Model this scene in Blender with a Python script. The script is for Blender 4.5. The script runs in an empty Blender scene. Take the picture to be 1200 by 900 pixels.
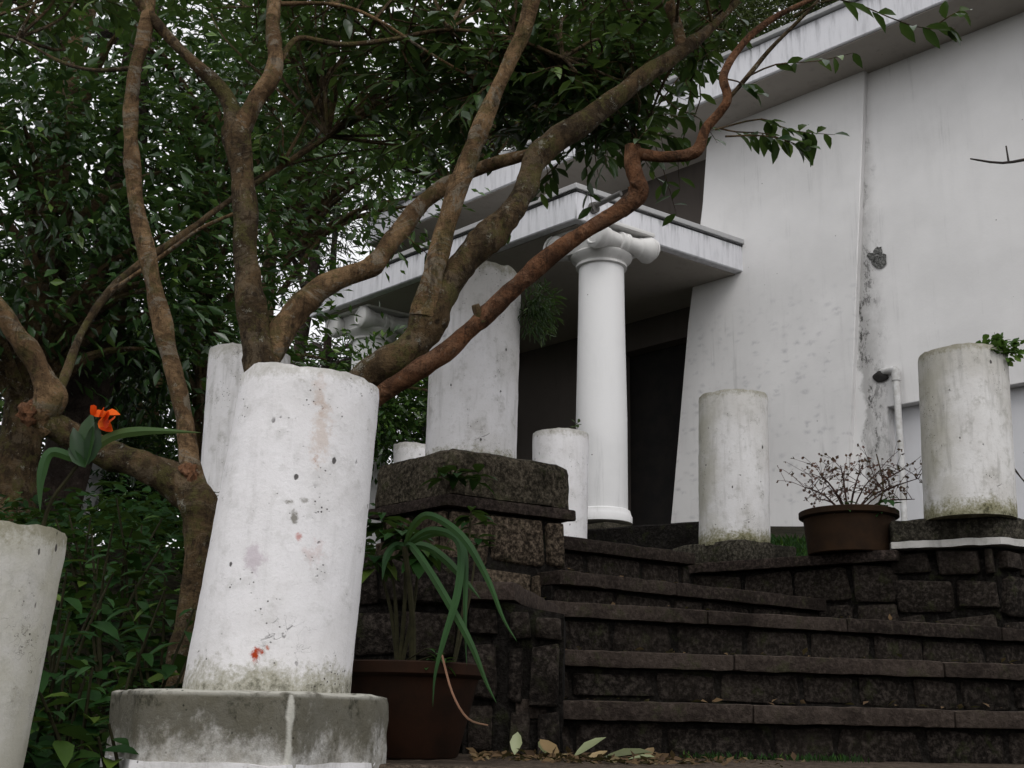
import bpy, bmesh, math, random
import numpy as np
from mathutils import Vector, Matrix, noise
random.seed(7); rng = np.random.default_rng(7)
S = bpy.context.scene; COL = S.collection
R = math.radians; PI = math.pi

# ------------------------------------------------------------------ camera, sky, sun, exposure
FPX = 1350.0
PITCH = math.atan(387.5 / FPX); ROLL = math.atan(.0216)
F_ = Vector((0, math.cos(PITCH), math.sin(PITCH))); U_ = Vector((0, -math.sin(PITCH), math.cos(PITCH))); X_ = Vector((1, 0, 0))
CR = X_ * math.cos(ROLL) + U_ * math.sin(ROLL); CU = U_ * math.cos(ROLL) - X_ * math.sin(ROLL)
cam = bpy.data.objects.new('camera', bpy.data.cameras.new('camera')); COL.objects.link(cam)
cam.matrix_world = Matrix((CR, CU, -F_)).transposed().to_4x4()
cam.data.sensor_width = 36; cam.data.lens = FPX / 1200 * 36; cam.data.clip_start = .05; cam.data.clip_end = 3000
S.camera = cam
SUN_EL, SUN_AZ = R(50), R(174)          # azimuth measured from +Y towards +X
W = bpy.data.worlds.new('World'); S.world = W; W.use_nodes = True
nt = W.node_tree; bg = nt.nodes['Background']
sky = nt.nodes.new('ShaderNodeTexSky'); sky.sky_type = 'NISHITA'; sky.sun_disc = False
sky.sun_elevation = SUN_EL; sky.sun_rotation = SUN_AZ; sky.air_density = 1.0; sky.dust_density = 4.0; sky.ozone_density = 1.0
hs = nt.nodes.new('ShaderNodeHueSaturation'); hs.inputs['Saturation'].default_value = .11      # an even overcast veil
nt.links.new(sky.outputs[0], hs.inputs['Color']); mxs = nt.nodes.new('ShaderNodeMix'); mxs.data_type = 'RGBA'; mxs.inputs[0].default_value = .6; mxs.inputs[7].default_value = (8.2, 8.2, 8.4, 1)   # flat cloud cover
nt.links.new(hs.outputs[0], mxs.inputs[6]); nt.links.new(mxs.outputs[2], bg.inputs['Color'])
bg.inputs['Strength'].default_value = .13
sl = bpy.data.lights.new('sun', 'SUN'); sl.energy = .55; sl.angle = R(30); sl.color = (1, .97, .93)
sun = bpy.data.objects.new('sun', sl); COL.objects.link(sun)
sdir = Vector((math.sin(SUN_AZ) * math.cos(SUN_EL), math.cos(SUN_AZ) * math.cos(SUN_EL), math.sin(SUN_EL)))
sun.rotation_euler = sdir.to_track_quat('Z', 'Y').to_euler()
S.view_settings.view_transform = 'Standard'; S.view_settings.look = 'None'
S.view_settings.exposure = 0.32; S.view_settings.gamma = 1.0

# ------------------------------------------------------------------ survey: photograph pixel -> point of the place
def ray(u, v):
    d = F_ + CR * ((u - 600) / FPX) + CU * ((450 - v) / FPX)
    return d / d.y
def P(u, v, d): return ray(u, v) * d
def PZ(u, v, z):
    d = ray(u, v); return d * (z / d.z)

# ------------------------------------------------------------------ object helpers
ORI = {}
def org(o): return ORI.get(o.name, Vector((0, 0, 0)))
def tag(o, label=None, cat=None, group=None, kind=None):
    if label: o['label'] = label
    if cat: o['category'] = cat
    if group: o['group'] = group
    if kind: o['kind'] = kind
    return o
def link(o, origin, parent=None):
    COL.objects.link(o); o.location = Vector(origin) - (org(parent) if parent else Vector((0, 0, 0)))
    ORI[o.name] = Vector(origin)
    if parent: o.parent = parent
    return o
def empty(name, loc): return link(bpy.data.objects.new(name, None), loc)
def obj(name, bm, m, parent=None, origin=None, smooth=True):
    if origin is None: origin = org(parent) if parent else Vector((0, 0, 0))
    origin = Vector(origin)
    bmesh.ops.translate(bm, verts=bm.verts, vec=-origin)
    bmesh.ops.recalc_face_normals(bm, faces=bm.faces)
    me = bpy.data.meshes.new(name); bm.to_mesh(me); bm.free()
    me.materials.append(m)
    if smooth:
        me.polygons.foreach_set('use_smooth', [True] * len(me.polygons))
        me.set_sharp_from_angle(angle=R(38))
    return link(bpy.data.objects.new(name, me), origin, parent)
def nz(p, s=1.0): return noise.noise(Vector(p) * s)
def tub(bm, pts, segs=10, wob=.0, ws=6., cap=True, sub=4):
    """organic tube through (point, radius) pairs"""
    P_ = [Vector(p) for p, r in pts]; Rr = [r for p, r in pts]
    if sub > 1 and len(P_) > 2:
        q, rr = [], []
        for i in range(len(P_) - 1):
            a, b, c, d = P_[max(i - 1, 0)], P_[i], P_[i + 1], P_[min(i + 2, len(P_) - 1)]
            for k in range(sub):
                t = k / sub
                q.append(.5 * (2 * b + (c - a) * t + (2 * a - 5 * b + 4 * c - d) * t * t + (3 * b - a - 3 * c + d) * t ** 3))
                rr.append(Rr[i] * (1 - t) + Rr[i + 1] * t)
        q.append(P_[-1]); rr.append(Rr[-1]); P_, Rr = q, rr
    if wob: Rr = [r * (1 + .28 * nz(p, 7)) for p, r in zip(P_, Rr)]
    n = len(P_); rings = []; nrm = None
    for i in range(n):
        t = (P_[min(i + 1, n - 1)] - P_[max(i - 1, 0)]).normalized()
        if nrm is None:
            nrm = t.orthogonal().normalized()
        nrm = (nrm - t * nrm.dot(t)).normalized(); bn = t.cross(nrm)
        ring = []
        for k in range(segs):
            a = 2 * PI * k / segs; dv = nrm * math.cos(a) + bn * math.sin(a)
            p = P_[i] + dv * Rr[i]
            if wob: p = P_[i] + dv * Rr[i] * (1 + wob * nz(p, ws) + wob * .5 * nz(p, ws * 3))
            ring.append(bm.verts.new(p))
        rings.append(ring)
    for a, b in zip(rings, rings[1:]):
        for k in range(segs):
            bm.faces.new((a[k], a[(k + 1) % segs], b[(k + 1) % segs], b[k]))
    if cap:
        bm.faces.new(rings[0][::-1]); bm.faces.new(rings[-1])
    return bm
def prism(poly, z0, z1, bm=None):
    """poly: xy points; z0 / z1 numbers (or a list per corner)"""
    bm = bm or bmesh.new(); n = len(poly)
    zf = lambda z, i: z[i] if isinstance(z, (list, tuple)) else z
    a = [bm.verts.new((p[0], p[1], zf(z0, i))) for i, p in enumerate(poly)]
    b = [bm.verts.new((p[0], p[1], zf(z1, i))) for i, p in enumerate(poly)]
    bm.faces.new(a[::-1]); bm.faces.new(b)
    for i in range(n):
        j = (i + 1) % n; bm.faces.new((a[i], a[j], b[j], b[i]))
    return bm
def bevel(bm, w, seg=2):
    bmesh.ops.recalc_face_normals(bm, faces=bm.faces)
    es = [e for e in bm.edges if len(e.link_faces) == 2 and e.calc_face_angle(0) > R(25)]
    bmesh.ops.bevel(bm, geom=es, offset=w, segments=seg, profile=.6, affect='EDGES', clamp_overlap=True)
    return bm
def rough(bm, size, amp, sc=9.):
    """cut long edges and push the surface about, as on weathered masonry"""
    for _ in range(7):
        es = [e for e in bm.edges if e.calc_length() > size]
        if not es: break
        bmesh.ops.subdivide_edges(bm, edges=es, cuts=1, use_grid_fill=True)
    bmesh.ops.triangulate(bm, faces=[f for f in bm.faces if len(f.verts) > 4])
    for v in bm.verts:
        p = v.co.copy()
        v.co += Vector((nz(p, sc), nz(p + Vector((7, 3, 1)), sc), nz(p + Vector((2, 9, 4)), sc))) * amp
    return bm
def slab(bm_dir, a, b, thick_vec): ...
def attr_t(o, z0, z1):
    me = o.data; at = me.attributes.new('t', 'FLOAT', 'POINT')
    co = np.empty(len(me.vertices) * 3); me.vertices.foreach_get('co', co)
    at.data.foreach_set('value', np.clip((co[2::3] + ORI[o.name].z - z0) / (z1 - z0), 0, 1).astype(np.float32))
    return o

# ------------------------------------------------------------------ materials
class G:
    def __init__(s, name):
        s.m = bpy.data.materials.new(name); s.m.use_nodes = True; s.t = s.m.node_tree
        s.b = s.t.nodes['Principled BSDF']; s.out = s.t.nodes['Material Output']
        s.geo = s.t.nodes.new('ShaderNodeNewGeometry'); s.tc = s.t.nodes.new('ShaderNodeTexCoord')
        s.pos = s.geo.outputs['Position']; s.ob = s.tc.outputs['Object']
    def put(s, sock, v):
        if hasattr(v, 'is_output'): s.t.links.new(v, sock)
        elif isinstance(v, (tuple, list, Vector)) and len(v) == 3 and sock.type == 'RGBA': sock.default_value = (*v, 1)
        else: sock.default_value = v
    def noise(s, vec, scale, detail=4, rough=.6, stretch=None, dist=0.):
        if stretch: vec = s.vm('MULTIPLY', vec, stretch)
        n = s.t.nodes.new('ShaderNodeTexNoise'); s.put(n.inputs['Vector'], vec)
        n.inputs['Scale'].default_value = scale; n.inputs['Detail'].default_value = detail; n.inputs['Roughness'].default_value = rough
        n.inputs['Distortion'].default_value = dist
        return n.outputs['Fac']
    def vor(s, vec, scale, feat='F1', out='Distance'):
        n = s.t.nodes.new('ShaderNodeTexVoronoi'); n.feature = feat; s.put(n.inputs['Vector'], vec); n.inputs['Scale'].default_value = scale
        return n.outputs[out]
    def ma(s, op, a, b=0., clamp=False):
        n = s.t.nodes.new('ShaderNodeMath'); n.operation = op; n.use_clamp = clamp; s.put(n.inputs[0], a); s.put(n.inputs[1], b); return n.outputs[0]
    def vm(s, op, a, b=(0, 0, 0)):
        n = s.t.nodes.new('ShaderNodeVectorMath'); n.operation = op; s.put(n.inputs[0], a); s.put(n.inputs[1], b)
        return n.outputs['Value'] if op in ('DOT_PRODUCT', 'LENGTH', 'DISTANCE') else n.outputs[0]
    def ss(s, x, lo, hi):
        n = s.t.nodes.new('ShaderNodeMapRange'); n.interpolation_type = 'SMOOTHSTEP'; s.put(n.inputs[0], x)
        if lo <= hi: a, b, c, d = lo, hi, 0., 1.
        else: a, b, c, d = hi, lo, 1., 0.
        for i, v in zip((1, 2, 3, 4), (a, b, c, d)): n.inputs[i].default_value = v
        return n.outputs[0]
    def mix(s, f, a, b):
        n = s.t.nodes.new('ShaderNodeMix'); n.data_type = 'RGBA'; s.put(n.inputs[0], f); s.put(n.inputs[6], a); s.put(n.inputs[7], b); return n.outputs[2]
    def at(s, name):
        n = s.t.nodes.new('ShaderNodeAttribute'); n.attribute_name = name; return n.outputs['Fac']
    def rnd(s): return s.t.nodes.new('ShaderNodeObjectInfo').outputs['Random']
    def bump(s, h, strength=.4, dist=.01):
        n = s.t.nodes.new('ShaderNodeBump'); s.put(n.inputs['Height'], h); n.inputs['Strength'].default_value = strength; n.inputs['Distance'].default_value = dist
        s.t.links.new(n.outputs[0], s.b.inputs['Normal'])
    def done(s, col, rough=.85, spec=.3):
        s.put(s.b.inputs['Base Color'], col); s.put(s.b.inputs['Roughness'], rough); s.b.inputs['Specular IOR Level'].default_value = spec
        return s.m

def mat_column(name, dirt=.4, moss=.6, top=.5, spots=(), base=(.75, .735, .745), tan=.0, side=0.):
    g = G(name); o = g.ob; t = g.at('t')
    big = g.noise(o, 5, 6); fine = g.noise(o, 70, 6, .75); mid = g.noise(o, 16, 7, .7); low = g.noise(o, 2.2, 4)
    streak = g.noise(o, 5, 6, .65, (5, 5, .6))
    c = g.mix(g.ma('MULTIPLY', g.ss(big, .35, .7), .5 * dirt + .18), base, (.52, .50, .48))
    if tan: c = g.mix(g.ma('MULTIPLY', g.ss(g.ma('ADD', low, g.ma('MULTIPLY', g.ma('SUBTRACT', t, .5), .35)), .38, .62), tan), c, (.38, .36, .31))
    c = g.mix(g.ma('MULTIPLY', g.ss(streak, .48, .74), dirt), c, (.33, .32, .30))
    c = g.mix(g.ma('MULTIPLY', g.ss(mid, .50, .68), .6 * dirt + .14), c, (.31, .30, .27))
    c = g.mix(g.ma('MULTIPLY', g.ss(fine, .55, .72), .4 * dirt + .12), c, (.24, .23, .21))
    if side: c = g.mix(g.ma('MULTIPLY', g.ma('MULTIPLY', g.ss(g.ma('MULTIPLY', g.vm('DOT_PRODUCT', o, (1 if side > 0 else -1, 0, 0)), 1.), .05, .19), g.ss(big, .30, .60)), abs(side)), c, (.34, .325, .22))
    nn = g.ma('ADD', g.ma('MULTIPLY', g.ma('SUBTRACT', mid, .5), 1.1), g.ma('MULTIPLY', g.ma('SUBTRACT', fine, .5), 1.3))
    mb = g.ma('ADD', g.ss(t, .22, .0), nn)
    c = g.mix(g.ma('MULTIPLY', g.ss(mb, .45, 1.0), moss), c, (.15, .14, .045))
    c = g.mix(g.ma('MULTIPLY', g.ss(mb, .92, 1.25), moss), c, (.035, .033, .02))
    mt = g.ma('ADD', g.ss(t, .90, 1.0), nn)
    c = g.mix(g.ma('MULTIPLY', g.ss(mt, .5, 1.05), top), c, (.25, .235, .17))
    c = g.mix(g.ma('MULTIPLY', g.ss(mt, 1.1, 1.35), top), c, (.045, .045, .03))
    sz = g.ss(g.noise(o, 33, 2), .35, .7)
    pit = g.ma('MULTIPLY', g.ss(g.ma('SUBTRACT', g.vor(g.vm('ADD', o, g.vm('MULTIPLY', o, (.0, .0, -.35))), 21), g.ma('MULTIPLY', sz, .10)), .07, .02), g.ss(g.noise(o, 6, 3), .52, .58))
    pit2 = g.ma('MULTIPLY', g.ss(g.vor(o, 80), .22, .12), g.ss(g.noise(o, 8, 4), .55, .64))
    crk = g.ss(g.vor(g.vm('ADD', o, g.vm('MULTIPLY', (1, 1, 1), g.noise(o, 9, 4))), 4.5, 'DISTANCE_TO_EDGE'), .012, .002); crk = g.ma('MULTIPLY', crk, g.ss(g.noise(o, 3.5, 2), .54, .62)); pit2 = g.ma('MAXIMUM', pit2, g.ma('MULTIPLY', crk, .55))
    pit = g.ma('MAXIMUM', pit, pit2)
    c = g.mix(g.ma('MULTIPLY', pit, .9), c, (.045, .04, .038))
    for (pt, rad, stretch, colr, amt) in spots:
        d = g.vm('LENGTH', g.vm('MULTIPLY', g.vm('SUBTRACT', o, pt), stretch))
        d = g.ma('ADD', d, g.ma('MULTIPLY', g.ma('SUBTRACT', g.noise(o, 42, 6, .75), .5), rad * 3.0))
        c = g.mix(g.ma('MULTIPLY', g.ss(d, rad, rad * .25), amt), c, colr)
    h = g.ma('SUBTRACT', g.ma('ADD', g.ma('MULTIPLY', fine, .35), mid), g.ma('MULTIPLY', pit, 1.4))
    g.bump(h, .45, .007)
    return g.done(c, .92, .15)

def mat_wall(name, base=(.72, .71, .705), joint=None, smudge=0., dirt=.3):
    g = G(name); o = g.pos
    big = g.noise(o, .9, 4); mid = g.noise(o, 5, 6, .65); fine = g.noise(o, 40, 5, .7)
    c = g.mix(g.ma('MULTIPLY', g.ss(big, .35, .7), .6), base, tuple(x * .80 for x in base))
    c = g.mix(g.ma('MULTIPLY', g.ss(g.noise(o, 2.2, 5, .6, (3, 3, .5)), .52, .75), dirt), c, tuple(x * .66 for x in base))
    run = g.noise(o, 3.2, 7, .75, (3, 3, .18)); c = g.mix(g.ma('MULTIPLY', g.ma('MULTIPLY', g.ss(run, .54, .70), g.ss(big, .40, .62)), .5), c, tuple(x * .55 for x in base))
    if smudge:
        zz = g.vm('DOT_PRODUCT', o, (0, 0, 1))
        wv = g.vm('ADD', g.vm('MULTIPLY', o, (1, 1, 2.1)), g.vm('MULTIPLY', (.35, .35, .35), g.noise(o, 5, 4)))
        v = g.ss(g.vor(wv, 6.5), .48, .0)
        v = g.ma('MULTIPLY', v, g.ss(g.noise(o, 2.3, 4), .33, .50)); v = g.ma('MULTIPLY', v, g.ss(mid, .38, .6))
        v = g.ma('MULTIPLY', v, g.ss(zz, 4.6, 3.7))
        c = g.mix(g.ma('MULTIPLY', v, smudge), c, (.34, .34, .36))
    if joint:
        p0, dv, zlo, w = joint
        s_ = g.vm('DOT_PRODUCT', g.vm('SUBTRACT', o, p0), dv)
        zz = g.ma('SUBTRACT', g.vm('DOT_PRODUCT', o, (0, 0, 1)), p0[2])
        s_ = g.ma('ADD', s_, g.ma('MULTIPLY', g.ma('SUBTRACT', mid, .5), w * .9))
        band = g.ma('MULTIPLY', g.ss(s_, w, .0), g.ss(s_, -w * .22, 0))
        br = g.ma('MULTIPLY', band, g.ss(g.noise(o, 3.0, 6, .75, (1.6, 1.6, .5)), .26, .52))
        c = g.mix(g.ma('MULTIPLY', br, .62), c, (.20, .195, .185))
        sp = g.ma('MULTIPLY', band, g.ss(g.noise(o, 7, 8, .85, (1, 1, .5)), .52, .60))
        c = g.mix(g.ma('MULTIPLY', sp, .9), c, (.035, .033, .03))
    pit = g.ma('MULTIPLY', g.ss(g.vor(o, 9), .07, .03), g.ss(g.noise(o, 2, 2), .56, .62))
    c = g.mix(pit, c, (.1, .09, .08))
    g.bump(g.ma('ADD', g.ma('MULTIPLY', fine, .2), mid), .22, .01)
    return g.done(c, .9, .2)

def mat_fascia(name, base=(.66, .66, .69), topd=1.):
    g = G(name); o = g.pos; t = g.at('t')
    st = g.noise(o, 6, 5, .65, (3, 3, .35)); mid = g.noise(o, 7, 6, .7)
    c = g.mix(g.ma('MULTIPLY', g.ss(st, .42, .72), .55), base, (.36, .36, .38))
    f = g.ma('ADD', t, g.ma('MULTIPLY', g.ma('SUBTRACT', st, .5), 1.9))
    c = g.mix(g.ma('MULTIPLY', g.ss(f, .62, 1.2), .75 * topd), c, (.14, .145, .15))
    c = g.mix(g.ma('MULTIPLY', g.ss(g.ma('ADD', f, g.ma('MULTIPLY', g.ma('SUBTRACT', mid, .5), 1.2)), .98, 1.3), topd), c, (.025, .025, .024))
    g.bump(mid, .3, .01)
    return g.done(c, .9, .2)

def mat_pedestal(name, corner):
    g = G(name); o = g.pos; zz = g.vm('DOT_PRODUCT', o, (0, 0, 1))
    st = g.noise(o, 9, 7, .75, (1.3, 1.3, 1.0)); fine = g.noise(o, 55, 6, .75); mid = g.noise(o, 13, 7, .7)
    c = g.mix(g.ss(mid, .35, .65), (.50, .49, .47), (.30, .285, .25))
    f = g.ma('ADD', g.ma('ADD', g.ss(zz, -.16, .04), g.ma('MULTIPLY', g.ma('SUBTRACT', st, .5), 2.2)), g.ma('MULTIPLY', g.ma('SUBTRACT', fine, .5), .9))
    c = g.mix(g.ma('MULTIPLY', g.ss(f, .05, .75), .9), c, (.085, .078, .055))
    c = g.mix(g.ma('MULTIPLY', g.ss(f, .95, 1.35), .9), c, (.028, .027, .018))
    d = g.vm('LENGTH', g.vm('MULTIPLY', g.vm('SUBTRACT', o, tuple(corner)), (1, 1, 0)))
    d = g.ma('ADD', d, g.ma('MULTIPLY', g.ma('SUBTRACT', mid, .5), .02))
    c = g.mix(g.ma('MULTIPLY', g.ss(d, .013, .006), .8), c, (.50, .49, .44))
    e = g.ma('MULTIPLY', g.ss(zz, .022, .034), g.ss(mid, .40, .55)); c = g.mix(g.ma('MULTIPLY', e, .7), c, (.46, .45, .40))
    pit = g.ma('MULTIPLY', g.ss(g.vor(o, 60), .2, .1), g.ss(g.noise(o, 11, 3), .54, .64)); c = g.mix(pit, c, (.03, .028, .022))
    g.bump(g.ma('ADD', mid, g.ma('MULTIPLY', fine, .5)), .6, .01)
    return g.done(c, .92, .15)

def mat_stone(name, a, b, speck=.5, moss=.35, scale=1., rough=.9, wear=0.):
    g = G(name); o = g.pos
    big = g.noise(o, 3.5 * scale, 5, .6); fine = g.noise(o, 55 * scale, 5, .75); mid = g.noise(o, 14 * scale, 6, .7)
    c = g.mix(g.ss(big, .3, .7), a, b)
    r_ = g.rnd(); c = g.mix(g.ma('MULTIPLY', g.ss(r_, .25, .9), .75), c, tuple(x * .4 for x in a))
    c = g.mix(g.ma('MULTIPLY', g.ss(fine, .42, .70), speck), c, tuple(min(1, x * 2.6 + .015) for x in b))
    c = g.mix(g.ma('MULTIPLY', g.ss(fine, .46, .33), speck), c, (.008, .007, .006))
    c = g.mix(g.ma('MULTIPLY', g.ss(mid, .54, .68), moss), c, (.030, .036, .012))
    c = g.mix(g.ma('MULTIPLY', g.ss(g.noise(o, 22 * scale, 5, .7), .64, .74), .5), c, tuple(min(1, x * 3.4 + .03) for x in b))
    blot = g.noise(o, 2.3, 6, .75); c = g.mix(g.ma('MULTIPLY', g.ss(blot, .50, .64), .7), c, tuple(x * .4 for x in a))
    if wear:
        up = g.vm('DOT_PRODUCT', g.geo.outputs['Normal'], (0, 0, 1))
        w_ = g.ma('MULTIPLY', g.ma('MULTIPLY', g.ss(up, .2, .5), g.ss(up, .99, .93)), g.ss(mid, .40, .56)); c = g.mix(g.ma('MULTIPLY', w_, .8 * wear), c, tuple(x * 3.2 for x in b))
    g.bump(g.ma('ADD', g.ma('ADD', mid, g.ma('MULTIPLY', fine, .5)), blot), .9, .018)
    return g.done(c, rough, .08)

def mat_bark(name, a=(.33, .210, .110), b=(.15, .092, .048), lich=.5, peel=.6, dark=.6, olive=(.10, .092, .030), pale=(.30, .27, .21)):
    g = G(name); o = g.pos
    n1 = g.noise(o, 6, 6, .7, None, .6); n2 = g.noise(o, 34, 6, .7, (1, 1, .3)); n3 = g.noise(o, 10, 8, .8); n4 = g.noise(o, 75, 6, .8); n5 = g.noise(o, 5, 7, .75, (1, 1, 1.6), 1.2)
    c = g.mix(g.ss(n1, .40, .58), a, b)
    c = g.mix(g.ma('MULTIPLY', g.ss(n5, .52, .56), peel), c, pale)
    c = g.mix(g.ma('MULTIPLY', g.ss(n5, .46, .42), peel * .8), c, tuple(x * .45 for x in b))
    c = g.mix(g.ma('MULTIPLY', g.ss(n2, .52, .62), dark), c, (.024, .016, .011))
    c = g.mix(g.ma('MULTIPLY', g.ss(n3, .51, .58), lich), c, olive)
    c = g.mix(g.ma('MULTIPLY', g.ss(g.noise(o, 17, 8, .85), .58, .62), lich), c, (.36, .35, .29))
    c = g.mix(g.ma('MULTIPLY', g.ss(n4, .52, .66), .6), c, (.018, .013, .009))
    knot = g.ss(g.vor(o, 11), .14, .06); c = g.mix(g.ma('MULTIPLY', knot, .7), c, (.02, .014, .01))
    g.bump(g.ma('ADD', g.ma('ADD', g.ma('MULTIPLY', n5, 1.2), g.ma('MULTIPLY', n2, 1.2)), g.ma('MULTIPLY', n4, .8)), 1.0, .03)
    return g.done(c, .88, .1)

def mat_leaf(name, a, b, c3, gloss=.35, trans=.28, back=1.0, obj_rnd=False, spec=.5, tmix=.5):
    g = G(name)
    r_ = g.rnd() if obj_rnd else g.at('rnd')
    c = g.mix(g.ss(r_, .0, .8), a, b); c = g.mix(g.ss(r_, .86, 1.0), c, c3)
    c = g.mix(g.ma('MULTIPLY', g.noise(g.pos, 25, 3), .35), c, tuple(x * .5 for x in a))
    c = g.mix(g.ma('MULTIPLY', g.ss(g.noise(g.pos, 2.2, 3), .52, .66), .5), c, tuple(x * 1.5 for x in b))
    g.put(g.b.inputs['Base Color'], c); g.b.inputs['Roughness'].default_value = gloss; g.b.inputs['Specular IOR Level'].default_value = spec
    tr = g.t.nodes.new('ShaderNodeBsdfTranslucent'); g.put(tr.inputs['Color'], g.mix(tmix, c, (.10, .16, .03)))
    mx = g.t.nodes.new('ShaderNodeMixShader'); mx.inputs[0].default_value = trans
    g.t.links.new(g.b.outputs[0], mx.inputs[1]); g.t.links.new(tr.outputs[0], mx.inputs[2]); g.t.links.new(mx.outputs[0], g.out.inputs['Surface'])
    return g.m
def mat_plain(name, a, b, scale=12, rough=.8, spec=.3, bump=.2):
    g = G(name); n = g.noise(g.pos, scale, 5, .65)
    g.bump(g.noise(g.pos, scale * 3, 4), bump, .006)
    return g.done(g.mix(g.ss(n, .3, .7), a, b), rough, spec)

M = {}
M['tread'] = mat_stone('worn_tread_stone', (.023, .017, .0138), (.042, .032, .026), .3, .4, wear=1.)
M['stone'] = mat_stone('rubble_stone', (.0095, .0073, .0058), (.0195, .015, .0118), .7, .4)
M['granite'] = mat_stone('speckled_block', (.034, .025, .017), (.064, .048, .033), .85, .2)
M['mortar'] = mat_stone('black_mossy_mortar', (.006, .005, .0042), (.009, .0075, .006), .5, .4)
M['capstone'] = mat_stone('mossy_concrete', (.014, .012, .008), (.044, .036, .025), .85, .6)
M['mould'] = mat_stone('dark_brown_moulding', (.028, .021, .018), (.045, .033, .027), .4, .25)
M['pedestal'] = mat_stone('grey_stained_concrete', (.12, .11, .09), (.27, .255, .23), .4, .6)
M['pedestal2'] = mat_stone('mossy_grey_concrete', (.030, .027, .020), (.065, .058, .044), .6, .6)
M['soil'] = mat_stone('forest_soil', (.011, .010, .006), (.018, .016, .008), .5, .8)
M['bark'] = mat_bark('reddish_bark'); M['barkd'] = mat_bark('dark_bark', (.150, .098, .050), (.062, .043, .024), .7, .35, .7, (.115, .105, .035), (.24, .19, .13))
M['barkr'] = mat_bark('red_brown_bark', (.24, .112, .056), (.105, .050, .027), .15, .35, .6, (.12, .08, .045), (.36, .20, .12))
M['pine'] = mat_bark('pine_bark', (.075, .055, .045), (.04, .03, .025), .1, .3, .7, (.06, .055, .04), (.13, .10, .08))
M['stem'] = mat_plain('dark_stem', (.016, .015, .007), (.030, .028, .013), 30, .8, .1); M['stemgreen'] = mat_plain('green_stem', (.03, .05, .015), (.05, .07, .02), 30, .7, .2)
M['terracotta'] = mat_plain('old_terracotta', (.022, .009, .0045), (.011, .0055, .003), 9, .85, .1)
M['pipe'] = mat_plain('white_pipe', (.6, .6, .6), (.42, .41, .39), 14, .5)
M['black'] = mat_plain('black_hole', (.012, .011, .01), (.02, .018, .016))
M['iron'] = mat_plain('grey_iron', (.06, .06, .06), (.12, .11, .10), 20, .6)

# ------------------------------------------------------------------ ground
def sst(x, a, b):
    t = min(1, max(0, (x - a) / (b - a))); return t * t * (3 - 2 * t)
def gz(x, y):
    near = -1.55 + 1.2 * sst(y, .4, 2.2)
    left = -.35 + 1.05 * sst(y, 2.7, 5.4)
    mid = -.40 + .95 * sst(y, 5.6, 7.0)
    k = sst(x, -.75, -.35)
    z = min(near, 0) if y < 2.2 else left * (1 - k) + mid * k
    if y < 2.6: z = near
    far = math.hypot(x, y)
    z += -4.5 * sst(far, 14, 45)
    return z + .05 * nz((x, y, 0), 1.3) * min(1, max(0, (far - 1) / 3))
bm = bmesh.new(); xs = sorted(set([round(-9 + .25 * i, 3) for i in range(73)] + [-1200, -500, -200, -90, -50, -30, -20, -14, 14, 20, 30, 50, 90, 200, 500, 1200]))
ys = sorted(set([round(-2 + .25 * i, 3) for i in range(73)] + [-1200, -400, -150, -60, -20, -8, 18, 22, 28, 36, 50, 80, 150, 400, 1200]))
gv = [[bm.verts.new((x, y, gz(x, y))) for y in ys] for x in xs]
for i in range(len(xs) - 1):
    for j in range(len(ys) - 1): bm.faces.new((gv[i][j], gv[i + 1][j], gv[i + 1][j + 1], gv[i][j + 1]))
tag(obj('ground', bm, M['soil']), kind='structure')

# ------------------------------------------------------------------ stones (six shared shapes)
def stone_mesh(k, m):
    bm = bmesh.new(); bmesh.ops.create_cube(bm, size=1.0)
    front = [e for e in bm.edges]
    bmesh.ops.bevel(bm, geom=front, offset=.07, segments=1, affect='EDGES')
    for v in bm.verts:
        p = v.co + Vector((k * 3.7, k * 1.3, 0)); v.co += Vector((nz(p, 2.1), nz(p + Vector((5, 5, 5)), 2.1) * .6, nz(p + Vector((9, 1, 2)), 2.1))) * .17
    bmesh.ops.recalc_face_normals(bm, faces=bm.faces)
    me = bpy.data.meshes.new('stone'); bm.to_mesh(me); bm.free(); me.materials.append(m)
    me.polygons.foreach_set('use_smooth', [True] * len(me.polygons)); me.set_sharp_from_angle(angle=R(50))
    return me
STONES = {k: [stone_mesh(i + (10 if k == 'granite' else 0), M[k]) for i in range(6)] for k in ('stone', 'granite')}
def put_stone(parent, c, dx, w, h, dep, kind='stone', name='stone', tilt=0.):
    """c: centre, dx: unit vector along the wall (horizontal)"""
    o = bpy.data.objects.new(name, random.choice(STONES[kind])); COL.objects.link(o); o.parent = parent
    ang = math.atan2(dx.y, dx.x)
    o.matrix_basis = Matrix.Translation(Vector(c) - org(parent)) @ Matrix.Rotation(ang, 4, 'Z') @ Matrix.Rotation(tilt, 4, 'Y') @ Matrix.Diagonal((w, dep, h, 1))
    return o
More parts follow.
